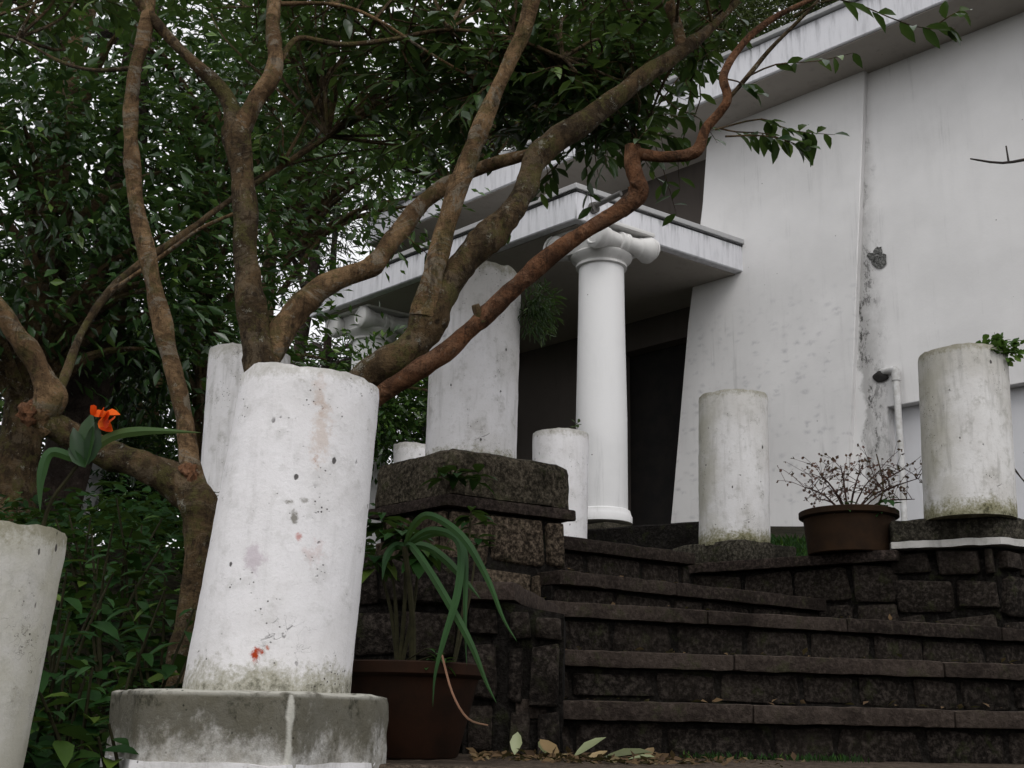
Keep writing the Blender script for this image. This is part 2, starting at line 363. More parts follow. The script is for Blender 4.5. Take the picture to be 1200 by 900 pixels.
def stone_face(parent, a, b, z0, z1, row=(.12, .17), wid=(.16, .34), kind='stone', proud=.012, gap=.014, dep=.10):
    """fill the vertical face a->b (xy), z0..z1 (functions of 0..1 or numbers) with coursed rubble"""
    a = Vector((a[0], a[1], 0)); b = Vector((b[0], b[1], 0)); L = (b - a).length; dx = (b - a) / L
    nrm = Vector((dx.y, -dx.x, 0))
    zf0 = z0 if callable(z0) else (lambda t: z0); zf1 = z1 if callable(z1) else (lambda t: z1)
    zmin = min(zf0(0), zf0(1)); zmax = max(zf1(0), zf1(1)); z = zmin
    while z < zmax - .03:
        h = random.uniform(*row); s = -random.uniform(0, .1)
        if zmax - z - h < .05: h = zmax - z
        while s < L - .02:
            w = random.uniform(*wid); s0 = max(s, 0); s1 = min(s + w, L)
            if L - s1 < .06: s1 = L
            mid = (s0 + s1) / 2 / L; zz0 = max(z, zf0(mid)); zz1 = min(z + h, zf1(mid))
            if s1 - s0 > .035 and zz1 - zz0 > .03:
                hh = zz1 - zz0 - gap * random.uniform(.8, 1.6)
                pr = proud * random.uniform(.2, 1.5)
                c = a + dx * (s0 + s1) / 2 + nrm * (pr - dep / 2) + Vector((0, 0, (zz0 + zz1) / 2))
                put_stone(parent, c, dx, s1 - s0 - gap * random.uniform(.8, 1.6), hh, dep, kind, tilt=random.uniform(-.05, .05))
            s = s1 if s1 >= L else s + w
        z += h

# ------------------------------------------------------------------ stairway
stair = tag(empty('stairway', (1.0, 4.4, -.118)), kind='structure')
land_z = -.115
steps = [(P(604, 819, 3.53), R(83), None), (P(610, 758.5, 3.93), R(78), None), (P(640, 703, 4.28), R(68.5), None),
         (P(655, 667.5, 4.66), R(54.5), 970), (P(652, 627, 5.03), R(55), 817)]
def hit_az(p, az, u):
    """where the horizontal line from p with azimuth az crosses the vertical plane of sight through column u"""
    k = ray(u, 720).x; dx, dy = math.sin(az), math.cos(az)
    s = (k * p.y - p.x) / (dx - k * dy); return Vector((p.x + dx * s, p.y + dy * s, p.z))
STEP = []
for i, (p, az, ue) in enumerate(steps):
    e = hit_az(p, az, ue or 1290); STEP.append((p, e, az))
    back = Vector((-math.cos(az), math.sin(az), 0)); dx = (e - p).normalized(); L = (e - p).length
    th = .056; zt = p.z
    zlow = land_z - .05 if i == 0 else STEP[i - 1][0].z - .03
    depth = .50 if i < 4 else .40
    # core of the riser
    q = [p + back * .05, e + back * .05, e + back * depth, p + back * depth]
    obj('riser_core', rough(prism(q, zlow, zt - th - .002), .12, .006, 14), M['mortar'], stair)
    s = 0; k = 0
    while s < L - .05:
        w = random.uniform(.62, .95)
        if L - s - w < .35: w = L - s
        a = p + dx * (s + .002); b = p + dx * (s + w - .002)
        jit = random.uniform(-.004, .004)
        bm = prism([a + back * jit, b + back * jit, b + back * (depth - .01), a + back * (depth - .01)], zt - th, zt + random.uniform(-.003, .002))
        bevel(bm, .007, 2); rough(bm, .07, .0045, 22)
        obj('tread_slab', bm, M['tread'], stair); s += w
    rz0 = zlow + .03; f0 = p + back * .045; f1 = e + back * .045
    stone_face(stair, f0, f1, rz0 + .004, zt - th - .004, row=(.2, .2), wid=(.17, .36), proud=.008, gap=.016, dep=.07)
# lower landing, its front edge and the ground in front
lp = [P(380, 886, 3.9), P(1320, 886, 4.0), P(1320, 905, 2.75), P(400, 905, 2.75)]
bm = prism([(v.x, v.y) for v in lp], land_z - .16, land_z); rough(bevel(bm, .01, 1), .12, .006, 8)
tag(obj('landing', bm, mat_stone('landing_stone', (.060, .045, .034), (.085, .064, .048), .4, .25)), kind='structure')
# top terrace behind the last nosing, higher step, podium
t0, t1 = STEP[4][0], STEP[4][1]
pz = t0.z
C817, C1045, C1173 = PZ(817, 660, .8), PZ(1045, 644, .8), PZ(1173, 638, .8)
bm = prism([t0 + Vector((-.3, .35, 0)), t1 + Vector((-.22, .33, 0)), C817 + Vector((.1, .2, 0)), (2.6, 8.2), (-.6, 8.2), (-.6, 5.9)], .3, pz - .012)
tag(obj('upper_landing', rough(bm, .4, .008), M['mortar']), kind='structure')

# ------------------------------------------------------------------ building (villa): plane of its facade
zc = P(675, 256, 10.21).z
CA = P(675, 256, 10.21)                       # near lower corner of the porch roof
QB = PZ(876, 320, zc); QL = PZ(362, 372, zc)
Ad = (QL - CA).normalized(); Bd = (QB - CA).normalized()
nW = Vector((-Ad.y, Ad.x, 0));
if nW.dot(-Bd) < 0: nW = -nW
def PW(u, v, off=0.):
    d = ray(u, v); q = QB + nW * off
    return d * (q.dot(nW) / d.dot(nW))
def wz(u, z, off=0.):
    p = PW(u, 400, off); return Vector((p.x, p.y, z))
villa = tag(empty('white_villa', (2.2, 12.0, 1.7)), 'white plastered villa with flat overhanging roof and a columned porch, streaked with mould', 'building')
soff = PW(1010, 91, .02).z                    # underside of the main roof at the wall
print('porch z', zc, 'soffit', soff)
def panel(name, uvs, off, thick, m, parent=villa, top=None):
    """wall piece: polygon given on the plane offset 'off', going back by 'thick'"""
    pts = [PW(u, v, off) for u, v in uvs]
    if top is not None:
        for i in top: pts[i] = Vector((pts[i].x, pts[i].y, soff + .06))
    bm = bmesh.new(); a = [bm.verts.new(p) for p in pts]; b = [bm.verts.new(p - nW * thick) for p in pts]
    n = len(pts); bm.faces.new(a); bm.faces.new(b[::-1])
    for i in range(n): bm.faces.new((a[i], a[(i + 1) % n], b[(i + 1) % n], b[i]))
    return obj(name, bevel(bm, .008, 1), m, parent)
jp = PW(1012, 300, 0); jd = -Ad
M['wallA'] = mat_wall('white_plaster_smudged', joint=None, smudge=.55, dirt=.25)
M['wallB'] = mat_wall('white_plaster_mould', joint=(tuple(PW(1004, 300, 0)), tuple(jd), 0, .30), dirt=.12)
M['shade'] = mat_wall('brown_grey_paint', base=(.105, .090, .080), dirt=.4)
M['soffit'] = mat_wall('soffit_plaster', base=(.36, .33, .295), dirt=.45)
M['fascia'] = mat_fascia('mould_streaked_fascia', topd=1.); M['fascia2'] = mat_fascia('grey_mottled_fascia', topd=.3); M['cap'] = mat_wall('capital_plaster', base=(.64, .63, .615), dirt=.6)
M['grime'] = mat_plain('black_mould_line', (.012, .012, .012), (.05, .05, .05), 6, .9)
M['lip'] = mat_fascia('roof_lip', base=(.40, .40, .40), topd=.8)
panel('wall_panel', [(829, 150), (1012, 60), (1001, 400), (990, 660), (779, 680), (787, 600), (806, 380), (823, 240)], .07, .42, M['wallA'], top=(0, 1))
zl = PW(1100, 466, 0).z
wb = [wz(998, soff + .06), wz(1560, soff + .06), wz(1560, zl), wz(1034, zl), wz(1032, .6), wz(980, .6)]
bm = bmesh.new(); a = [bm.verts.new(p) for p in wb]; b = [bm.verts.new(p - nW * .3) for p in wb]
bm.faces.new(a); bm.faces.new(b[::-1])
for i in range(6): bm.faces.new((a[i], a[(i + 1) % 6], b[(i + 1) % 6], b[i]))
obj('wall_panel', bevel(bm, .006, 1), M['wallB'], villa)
wl = [wz(1025, zl + .05, -.12), wz(1570, zl + .05, -.12), wz(1570, .6, -.12), wz(1025, .6, -.12)]
bm = bmesh.new(); a = [bm.verts.new(p) for p in wl]; b = [bm.verts.new(p - nW * .2) for p in wl]
bm.faces.new(a); bm.faces.new(b[::-1])
for i in range(4): bm.faces.new((a[i], a[(i + 1) % 4], b[(i + 1) % 4], b[i]))
obj('plinth_wall', bm, mat_wall('plinth_plaster', base=(.60, .60, .62), dirt=.4), villa)
# recessed entrance wall with a doorway
ro = -.42
dl, dr, dt = PW(727, 412, ro), PW(845, 380, ro), PW(737, 412, ro).z
def strip(name, p, q, z0, z1, thick, m, parent=villa):
    bm = prism([p, q, q - nW * thick, p - nW * thick], z0, z1); return obj(name, bm, m, parent)
eL = PW(508, 400, ro); eR = PW(900, 400, ro)
porch_floor = P(706, 614, 10.6).z - .06
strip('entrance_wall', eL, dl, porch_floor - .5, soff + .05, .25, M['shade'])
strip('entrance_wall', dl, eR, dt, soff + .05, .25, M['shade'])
strip('doorway_dark', dl + Vector((0, 0, 0)) - nW * .18, eR - nW * .18, porch_floor - .2, dt + .05, .05, mat_plain('doorway_black', (.010, .009, .009), (.018, .015, .013), 6, .7))  # near-black sheet standing in for the unlit interior behind the doorway
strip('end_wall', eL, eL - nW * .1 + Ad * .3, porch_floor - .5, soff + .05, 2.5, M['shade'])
# main roof
ov = .62
rp = PW(890, 92, ov); fz0 = rp.z; fh = .40
print('roof fascia z', fz0, 'soffit', soff)
rl = PW(428, 305, ov); rl = Vector((rl.x, rl.y, 0)); rr = PW(1600, -200, ov)
rr = Vector((rr.x, rr.y, 0))
rq = [rl, rr, rr - nW * 7, rl - nW * 7]
bm = prism(rq, [fz0, fz0, soff + .1, soff + .1], fz0 + fh); bm2 = bm
bevel(bm, .012, 1)
o = obj('roof', bm, M['fascia2'], villa); attr_t(o, fz0, fz0 + fh)
sq = [rl + nW * -.03, rr + nW * -.03, rr - nW * 6.5, rl - nW * 6.5]
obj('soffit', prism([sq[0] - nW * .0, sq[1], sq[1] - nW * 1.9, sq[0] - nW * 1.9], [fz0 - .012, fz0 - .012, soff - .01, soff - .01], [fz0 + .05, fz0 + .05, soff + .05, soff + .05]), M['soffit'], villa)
o = obj('roof_lip', bevel(prism([rl + nW * .05 + Ad * .05, rr + nW * .05, rr - nW * .6, rl - nW * .6 + Ad * .05], fz0 + fh + .003, fz0 + fh + .06), .01, 1), M['lip'], villa); attr_t(o, fz0 + fh, fz0 + fh + .06)
# porch roof
zt = zc + .33
c2 = CA + Bd * ((QB - CA).length + .3); c3 = QL + Bd * ((QB - CA).length + 1.6); c2b = CA + Bd * ((QB - CA).length + 1.6)
poly = [CA, QL, c3, c2b]
bm = bevel(prism(poly, zc, zt), .012, 1); rough(bm, .5, .004, 5)
o = obj('porch_roof', bm, M['fascia'], villa); attr_t(o, zc, zt)
inn = [CA + Ad * .1 + Bd * .1, QL - Ad * .1 + Bd * .1, c3 - Ad * .1 - Bd * .1, c2b + Ad * .1 - Bd * .1]
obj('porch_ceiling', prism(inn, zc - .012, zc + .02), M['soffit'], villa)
for k, (o_, z0, z1) in enumerate(((.010, zt - .048, zt - .028), (.030, zt - .022, zt + .035))):
    lp_ = [CA - Ad * o_ - Bd * o_, QL + Ad * o_ - Bd * o_, c3 + Ad * o_ + Bd * .0, c2b - Ad * o_]
    o = obj('drip_moulding', bevel(prism(lp_, z0, z1), .006, 1), M['grime'] if k == 0 else M['lip'], villa); attr_t(o, z0 - .03, z1 + .05)
# spout
sp = CA + Bd * .20 + Vector((0, 0, .16)) - Ad * .0
bm = bmesh.new(); tub(bm, [(sp + Ad * .12, .028), (sp - Ad * .36 + Vector((0, 0, .05)), .026)], 12, sub=1)
spt = obj('rain_spout', bm, M['iron'], villa)
bm = bmesh.new(); tub(bm, [(sp - Ad * .002, .06), (sp - Ad * .05, .055)], 14, sub=1); obj('flange', bm, M['iron'], spt)
# ionic portico columns
def lathe(prof, c, segs=36, bm=None, axis=None):
    bm = bm or bmesh.new(); rings = []
    ax = axis or Vector((0, 0, 1)); e1 = ax.orthogonal().normalized(); e2 = ax.cross(e1)
    for r_, h_ in prof:
        rings.append([bm.verts.new(c + ax * h_ + (e1 * math.cos(2 * PI * k / segs) + e2 * math.sin(2 * PI * k / segs)) * r_) for k in range(segs)])
    for a, b in zip(rings, rings[1:]):
        for k in range(segs): bm.faces.new((a[k], a[(k + 1) % segs], b[(k + 1) % segs], b[k]))
    bm.faces.new(rings[0][::-1]); bm.faces.new(rings[-1]); return bm
M['shaft'] = mat_wall('white_column_paint', base=(.74, .735, .735), dirt=.15)
def ionic(base, htop):
    h = htop - base.z; rb, rt = .245, .222
    sh = obj('portico_column', lathe([(rb, .12), (rb * .995, h * .35), (rt * 1.02, h * .7), (rt, h - .34)], base, 40), M['shaft'], villa, origin=base)
    obj('base', lathe([(.285, 0), (.285, .06), (.275, .075), (.265, .115), (rb + .004, .125)], base, 40), M['shaft'], sh)
    zt_ = h - .34
    obj('echinus', lathe([(rt + .002, zt_ - .02), (rt + .03, zt_ - .012), (rt + .03, zt_ + .012), (rt + .012, zt_ + .02), (rt + .03, zt_ + .04), (rt + .075, zt_ + .075), (rt + .085, zt_ + .10), (rt + .06, zt_ + .125)], base, 40), M['cap'], sh)
    ab = [base + Ad * sx * .36 + Bd * sy * .33 for sx, sy in ((-1, -1), (1, -1), (1, 1), (-1, 1))]
    obj('abacus', bevel(prism(ab, base.z + zt_ + .312, base.z + h + .012), .008, 2), M['cap'], sh)
    cs = [base + Ad * sx * .22 + Bd * sy * .26 for sx, sy in ((-1, -1), (1, -1), (1, 1), (-1, 1))]
    obj('cushion', bevel(prism(cs, base.z + zt_ + .115, base.z + h + .01), .02, 2), M['cap'], sh)
    for sgn in (-1, 1):
        c = base + Ad * (sgn * .27) + Vector((0, 0, zt_ + .195))
        L = .36
        pr = [(.06, -L - .012), (.11, -L - .006), (.13, -L + .012), (.134, -L + .05), (.118, -L + .09), (.098, -L * .6), (.098, -L * .56), (.086, -L * .52), (.080, -L * .3), (.074, -.06), (.098, -.05), (.098, -.02), (.09, -.012), (.09, .012), (.098, .02), (.098, .05), (.074, .06), (.080, L * .3), (.086, L * .52), (.098, L * .56), (.098, L * .6), (.118, L - .09), (.134, L - .05), (.13, L - .012), (.11, L + .006), (.06, L + .012)]
        b_ = lathe(pr, c, 28, axis=Bd)
        for s2 in (-1, 1):                                       # spiral fillet on each scroll face
            e1 = Ad * -sgn; e2 = Vector((0, 0, 1)); pts = []
            for k in range(34):
                a_ = PI / 2 + k * .42; r_ = .118 * (1 - k / 37)
                pts.append((c + Bd * (s2 * (L + .004)) + (e1 * math.cos(a_) + e2 * math.sin(a_)) * r_, .013 * (1 - .4 * k / 34)))
            tub(b_, pts, 6, sub=1)
        obj('volute', b_, M['cap'], sh)
    return sh
colb = P(705, 614, 10.6)
ionic(colb, zc - .01)
farb = colb + Ad * ((QL - CA).length - .74); farb.z = colb.z
ionic(farb, zc - .01)
print('far column', farb)
# podium and its steps
pf = [CA - Ad * .35 - Bd * -.1, QL + Ad * .2, c3, c2b - Ad * 1.5]
tag(obj('podium', rough(prism([CA - Ad * .25 + Bd * .12, QL + Ad * .2 + Bd * .1, c3, c2b - Ad * .25], .2, porch_floor), .5, .006), M['pedestal2']), kind='structure')
e0 = P(700, 619, 7.9); zz = e0.z; e1 = PZ(818, 611, zz)
for k in range(3):
    z1 = zz + k * .085; a = e0 + Vector((k * .12, k * .62, 0)); b = e1 + Vector((k * .2, k * .62, 0))
    if z1 > porch_floor - .02: break
    bm = prism([a + (a - b) * .5, b + (b - a) * .06, b + (b - a) * .06 + Vector((.8, 1.6, 0)), a + (a - b) * .5 + Vector((.5, 1.6, 0))], .4, z1 - .001 * k)
    bevel(bm, .012, 1); rough(bm, .2, .008, 9)
    tag(obj('upper_step', bm, M['mortar']), kind='structure')
# drain pipe and broken socket in the wall
pp = PW(1049, 432, .07)
bm = bmesh.new(); tub(bm, [(PW(1030, 437, -.05), .036), (PW(1049, 433, .07), .034)], 14, sub=1)
tub(bm, [(pp, .034), (PW(1057, 545, .07), .029), (PW(1061, 640, .07), .029)], 14, sub=1)
pipe = obj('drain_pipe', bm, M['pipe'], villa)
bm = bmesh.new(); tub(bm, [(PW(1050, 437, .07) + Vector((0, 0, .03)), .042), (PW(1050, 446, .07), .041)], 14, sub=1); obj('pipe_collar', bm, M['pipe'], pipe)
bm = bmesh.new(); c = PW(1032, 441, .012); 
bmesh.ops.create_icosphere(bm, subdivisions=3, radius=.075)
for v in bm.verts:
    v.co = v.co * (1 + .5 * nz(v.co, 14)); v.co = Vector((v.co.x * 1.0, v.co.y * 1.0, v.co.z * .7)); 
    v.co -= nW * (v.co.dot(nW) * .8)
bmesh.ops.translate(bm, verts=bm.verts, vec=c); obj('broken_hole', bm, M['black'], villa)
bm = bmesh.new(); c = PW(1029, 301, .01); bmesh.ops.create_icosphere(bm, subdivisions=3, radius=.07)
for v in bm.verts:
    v.co = v.co * (1 + 1.1 * nz(v.co, 20) + .5 * nz(v.co, 50)); v.co.z *= 1.2; v.co -= nW * (v.co.dot(nW) * .93)
bmesh.ops.translate(bm, verts=bm.verts, vec=c); obj('plaster_scar', bm, mat_stone('dark_scar', (.03, .03, .028), (.12, .12, .115), .7, .1), villa)

# ------------------------------------------------------------------ right retaining wall
ret = tag(empty('retaining_wall', ((C817.x + C1045.x) / 2, (C817.y + C1045.y) / 2, .3)), 'dark rubble retaining wall with a concrete coping beside the right end of the steps', 'wall')
C1173b = Vector((C1173.x, C1173.y, .8)); wd = (C1045 - C817).normalized(); C3 = C1173b + Vector((.9, .42, 0))
bk = Vector((-wd.y, wd.x, 0))
if bk.y < 0: bk = -bk
C0 = C817 - wd * .55
core = [C0 + bk * .06, C1045 + bk * .06, C1173b + Vector((.0, .07, 0)), C3 + Vector((0, .07, 0)), C3 + Vector((.1, 1.2, 0)), C0 + bk * 1.0]
obj('wall_core', rough(prism(core, -.2, .745), .15, .007, 12), M['mortar'], ret)
obj('wall_core', rough(prism([C1045 + Vector((.03, .10, 0)), C1173b + Vector((.0, .10, 0)), C3 + Vector((0, .1, 0)), C3 + Vector((.1, 1.2, 0)), C1045 + bk * 1.0], .5, .799), .15, .005, 12), M['mortar'], ret)
bm = bevel(prism([C0, C1045 + wd * .02, C1045 + wd * .02 + bk * .42, C0 + bk * .42], .748, .80), .008, 2); rough(bm, .1, .005, 16)
obj('coping', bm, M['mould'], ret)
zlo = lambda t: .45 - .3 * t
stone_face(ret, C0 + bk * .05, C1045 + bk * .05, .40, .742, row=(.13, .19), wid=(.18, .34), proud=.012, gap=.02)
stone_face(ret, C1045 + Vector((.0, .055, 0)), C1173b + Vector((0, .06, 0)), .10, .796, row=(.15, .21), wid=(.22, .40), proud=.03, gap=.025)
stone_face(ret, C1173b + Vector((0, .06, 0)), C3 + Vector((0, .06, 0)), .10, .796, row=(.15, .21), wid=(.22, .40), proud=.03, gap=.025)
bm = prism([C0 + bk * .3, C1045 + bk * .3, C1173b + Vector((.2, .4, 0)), C3 + Vector((2.5, 1, 0)), (6.5, 9.5), (2.4, 10.7), (1.3, 8.4)], .2, [.765, .765, .765, .95, 1.65, 1.74, 1.12])
tag(obj('planting_terrace', rough(bm, .35, .02, 2), M['soil']), kind='structure')

# ------------------------------------------------------------------ pedestals and the left pier
def pedestal(name, poly, z0, z1, m, label, bev=.03, size=.05, amp=.006, cham=None):
    bm = bevel(prism(poly, z0, z1), bev, 2); rough(bm, size, amp, 18)
    c = sum((Vector((p[0], p[1], 0)) for p in poly), Vector()) / len(poly)
    return tag(obj(name, bm, m, origin=(c.x, c.y, z0)), label, 'pedestal')
# front pedestal (octagon-cornered block)
fz = .036
fl, fm, fr = P(150, 833, 2.70), P(343, 816, 2.42), P(448, 822, 2.55)
fp = [P(128, 833, 2.74), P(163, 813, 2.54), P(343, 816, 2.44), P(440, 820, 2.70), P(455, 825, 2.80), P(445, 815, 3.1), P(180, 815, 3.1)]
front = pedestal('pedestal', [(p.x, p.y) for p in fp], -.52, fz, mat_pedestal('grimy_whitewashed_block', P(343, 816, 2.44)), 'grey stained concrete block with clipped corners under the front leaning column', .018, .045, .006)
bp = P(300, 893, 2.50)
o = obj('whitewash_band', rough(prism([(p.x * 1.006, p.y - .006) for p in fp[:5]] + [(p.x, p.y) for p in fp[5:]], -.55, -.108), .05, .006, 18), mat_column('flaking_whitewash', .6, .0, .0), front)
attr_t(o, -.55, .4)
# pier
c0 = P(525, 578, 4.52); c1 = P(673, 592, 4.84); c2 = P(434, 590, 4.92)
vA, vB = (c2 - c0), (c1 - c0); vA.z = vB.z = 0
mz = P(525, 577, 4.52).z
pier = tag(empty('stone_pier', (c0.x + vB.x / 2 + vA.x / 2, c0.y + vA.y / 2 + vB.y / 2, -.1)), 'dark rubble stone pier with a mossy moulded cap at the left end of the steps', 'pier')
def rect(i, ext=0.):
    a, b = vA.normalized(), vB.normalized(); o_ = Vector((c0.x, c0.y, 0))
    p = o_ + a * i + b * i
    LA, LB = vA.length - 2 * i, vB.length - 2 * i
    return [p, p + b * LB, p + b * LB + a * LA, p + a * LA]
bm = prism(rect(-.006), mz - .052, mz - .004); bevel(bm, .01, 2); obj('cap_moulding', rough(bm, .06, .004, 20), M['mould'], pier)
r4 = rect(.003); ctr = sum(r4, Vector()) / 4; oc = []
for i in range(4):
    p, q, n = r4[i], r4[i - 1], r4[(i + 1) % 4]
    oc += [p + (q - p).normalized() * (.03 if i else .02), p + (n - p).normalized() * (.03 if i else .02)]
cz = P(540, 530, 4.60).z
bm = prism(rect(.001), mz - .002, cz + .012); bmesh.ops.recalc_face_normals(bm, faces=bm.faces); bmesh.ops.bevel(bm, geom=[e for e in bm.edges if min(v.co.z for v in e.verts) > mz + .05 or abs(e.verts[0].co.z - e.verts[1].co.z) > .05], offset=.05, segments=2, profile=.5, affect='EDGES'); obj('cap_block', rough(bm, .035, .007, 17), M['capstone'], pier)
rs = rect(.024); obj('pier_core', rough(prism(rect(.036), -.1, mz - .054), .12, .008, 12), M['mortar'], pier)
stone_face(pier, rs[0], rs[1], .42, mz - .056, row=(.15, .19), wid=(.16, .32), kind='granite', proud=.016, gap=.022)
stone_face(pier, rs[3], rs[0], .42, mz - .056, row=(.13, .18), wid=(.14, .26), kind='granite', proud=.016, gap=.022)
# cheek below the pier with a ledge
k1, k2 = P(603, 680, 3.52), P(659, 713, 4.34); kz = P(659, 712, 4.34).z
kl = P(546, 681, 3.52)
lz = kz
led = [kl + Vector((0, 0, 0)), k1, k2, k2 + Vector((-.1, .35, 0)), kl + Vector((0, .9, 0))]
bm = bevel(prism(led, lz - .055, lz), .008, 2); obj('ledge', rough(bm, .07, .005, 16), M['mould'], pier)
corei = [kl + Vector((0, .06, 0)), k1 + Vector((-.05, .06, 0)), k2 + Vector((-.05, .02, 0)), k2 + Vector((-.15, .3, 0)), kl + Vector((0, .9, 0))]
obj('cheek_core', rough(prism(corei, -.3, lz - .057), .12, .007, 12), M['mortar'], pier)
stone_face(pier, kl + Vector((0, .05, 0)), k1 + Vector((-.04, .05, 0)), -.12, lz - .058, row=(.12, .2), wid=(.13, .26), kind='stone', proud=.02, gap=.022)
stone_face(pier, k1 + Vector((-.04, .05, 0)), k2 + Vector((-.04, .02, 0)), -.12, lz - .058, row=(.12, .2), wid=(.14, .26), kind='stone', proud=.02, gap=.022)
w0, w1 = P(375, 700, 3.70), P(556, 700, 3.66); wz_ = P(470, 648, 3.7).z
obj('wall_core', rough(prism([w0 + Vector((0, .05, 0)), w1 + Vector((0, .05, 0)), w1 + Vector((.05, .8, 0)), w0 + Vector((0, 1.2, 0))], -.3, wz_ - .01), .12, .01, 9), M['mortar'], pier)
stone_face(pier, w0 + Vector((0, .04, 0)), w1 + Vector((.03, .04, 0)), -.12, wz_, row=(.11, .19), wid=(.12, .27), kind='stone', proud=.025, gap=.024)
sb = [P(618, 800, 3.62), P(660, 800, 3.62), P(664, 800, 4.1), P(630, 800, 4.1)]
bq = [k1 + Vector((-.02, -.01, 0)), P(661, 760, 3.49), P(663, 760, 4.28), k2 + Vector((-.06, 0, 0)), k1 + Vector((-.06, .05, 0))]
obj('buttress_core', rough(prism([(p.x, p.y + (.04 if i < 2 else 0)) for i, p in enumerate(bq)], -.2, [lz - .06, .295, .325, lz - .06, lz - .06]), .12, .008, 12), M['mortar'], pier)
stone_face(pier, bq[0] + Vector((0, .03, 0)), bq[1] + Vector((0, .03, 0)), -.12, lambda t: lz - .065 - .04 * t, row=(.12, .2), wid=(.08, .13), kind='stone', proud=.02, gap=.02)
# wall running left behind the pier (carries the bank)
# pedestal of the middle column on the coping
q0 = P(867, 640, 6.02); q1 = P(935, 640, 6.3); q2 = P(785, 640, 6.42); q0.z = q1.z = q2.z = 0
ped3 = pedestal('pedestal', [q0, q1, q1 + q2 - q0, q2], .79, P(867, 629, 6.0).z, M['pedestal2'], 'low mossy pedestal on the coping, under the short column left of the bowl planter', .03, .05, .008)
# right pedestal block
g0 = Vector((C1045.x + .005, C1045.y + .01, 0)); g1 = Vector((C1173.x, C1173.y + .01, 0)); g2 = g1 + Vector((.42, .22, 0))
gtop = P(1130, 604, 5.35).z
rped = pedestal('pedestal', [g0, g1, g2, g2 + Vector((-.35, .55, 0)), g0 + Vector((.12, .5, 0))], .834, gtop, M['pedestal2'], 'mossy grey block with a whitewashed lower edge on the wall at the right', .02, .05, .007)
o = obj('whitewash_band', rough(prism([g0 - Vector((.006, .008, 0)), g1 - Vector((0, .012, 0)), g2 + Vector((.008, -.004, 0)), g2 + Vector((-.35, .5, 0)), g0 + Vector((.12, .45, 0))], .803, .836), .06, .004, 18), mat_column('dirty_whitewash', .95, .5, .6, base=(.42, .41, .39)), rped); attr_t(o, .7, 1.1)

# ------------------------------------------------------------------ ruin columns
def column(ub, vb, db, wb_, ut, vt, wt, m, label, tilt_top=(0, 0), zb=None, drop=0., cutamp=.01, name='ruin_column'):
    """broken column: bottom centre/width and top centre/width as surveyed at distance db"""
    b = P(ub, vb, db); t = P(ut, vt, db)
    if zb is not None: b = b + (t - b) * ((zb - b.z) / (t.z - b.z))
    sc = db / FPX * .985
    rb, rt = wb_ / 2 * sc, wt / 2 * sc * (1 + .04)
    if drop: b = b + (b - t).normalized() * drop
    bm = bmesh.new(); segs, rows = 56, 40; rings = []
    ax = t - b
    for i in range(rows + 1):
        s = i / rows; ring = []
        for k in range(segs):
            a = 2 * PI * k / segs; ca, sa = math.cos(a), math.sin(a)
            r_ = rb + (rt - rb) * s
            hmul = 1 + (tilt_top[0] * ca + tilt_top[1] * sa) * s ** 2
            p = b + ax * s * hmul
            q = Vector((p.x + ca * r_, p.y + sa * r_, p.z))
            n_ = nz(q, 4) * .002 + nz(q, 17) * .0014 + nz(q, 45) * .0009
            q += Vector((ca, sa, 0)) * n_
            if i == rows: q += Vector((-ca * .002, -sa * .002, cutamp * (.6 * nz(q, 9) + .7 * nz(q, 34)) - .002))
            if i == rows - 1: q += Vector((0, 0, .4 * cutamp * nz(q, 12)))
            if i == 0: q += Vector((ca, sa, 0)) * .004 * nz(q, 25)
            ring.append(bm.verts.new(q))
        rings.append(ring)
    for a, c in zip(rings, rings[1:]):
        for k in range(segs): bm.faces.new((a[k], a[(k + 1) % segs], c[(k + 1) % segs], c[k]))
    cap = [bm.verts.new(v.co.lerp(b + ax, .45) + Vector((0, 0, .006 * nz(v.co, 20)))) for v in rings[-1]]
    for k in range(segs): bm.faces.new((rings[-1][k], rings[-1][(k + 1) % segs], cap[(k + 1) % segs], cap[k]))
    bm.faces.new(cap); bm.faces.new(rings[0][::-1])
    o = obj(name, bm, m, origin=b); attr_t(o, b.z, t.z)
    return tag(o, label, 'column')
fb = P(313, 813, 2.80)
def onfront(u, v):                                             # spot on the front column's near side, in its own coordinates
    p = P(u, v, 2.62); return tuple(p - FB)
FB = P(313, 813, 2.80); FB.z = fz - .01
spots = [(onfront(300, 768), .017, (1.0, .4, 1.0), (.36, .045, .012), 1.), (onfront(307, 764), .013, (1.0, .4, 1.1), (.36, .05, .014), 1.), (onfront(314, 759), .008, (1.0, .4, 1.2), (.40, .09, .03), .9), (onfront(376, 505), .05, (1.7, .4, .5), (.46, .33, .24), .42), (onfront(374, 460), .03, (1.3, .4, .5), (.46, .34, .27), .4), (onfront(372, 535), .012, (1, .4, .6), (.36, .17, .09), .6),
         (onfront(345, 607), .012, (1.2, .4, .7), (.13, .12, .09), .8), (onfront(340, 588), .010, (.6, .4, 1.3), (.13, .12, .09), .75), (onfront(357, 586), .009, (.7, .4, 1), (.16, .15, .12), .7), (onfront(351, 629), .010, (1, .4, .8), (.45, .14, .11), .7), (onfront(298, 655), .03, (1, .4, .8), (.44, .36, .41), .55), (onfront(368, 648), .03, (1, .4, .8), (.55, .40, .38), .4)]
def fm_at(i): return spots[i]
column(313, 812, 2.80, 190, 365, 449, 163, mat_column('whitewash_front', .22, .62, .45, spots), 'largest whitewashed broken column in front, with a rust red smear near its foot', zb=fz - .01, tilt_top=(-.016, 0))
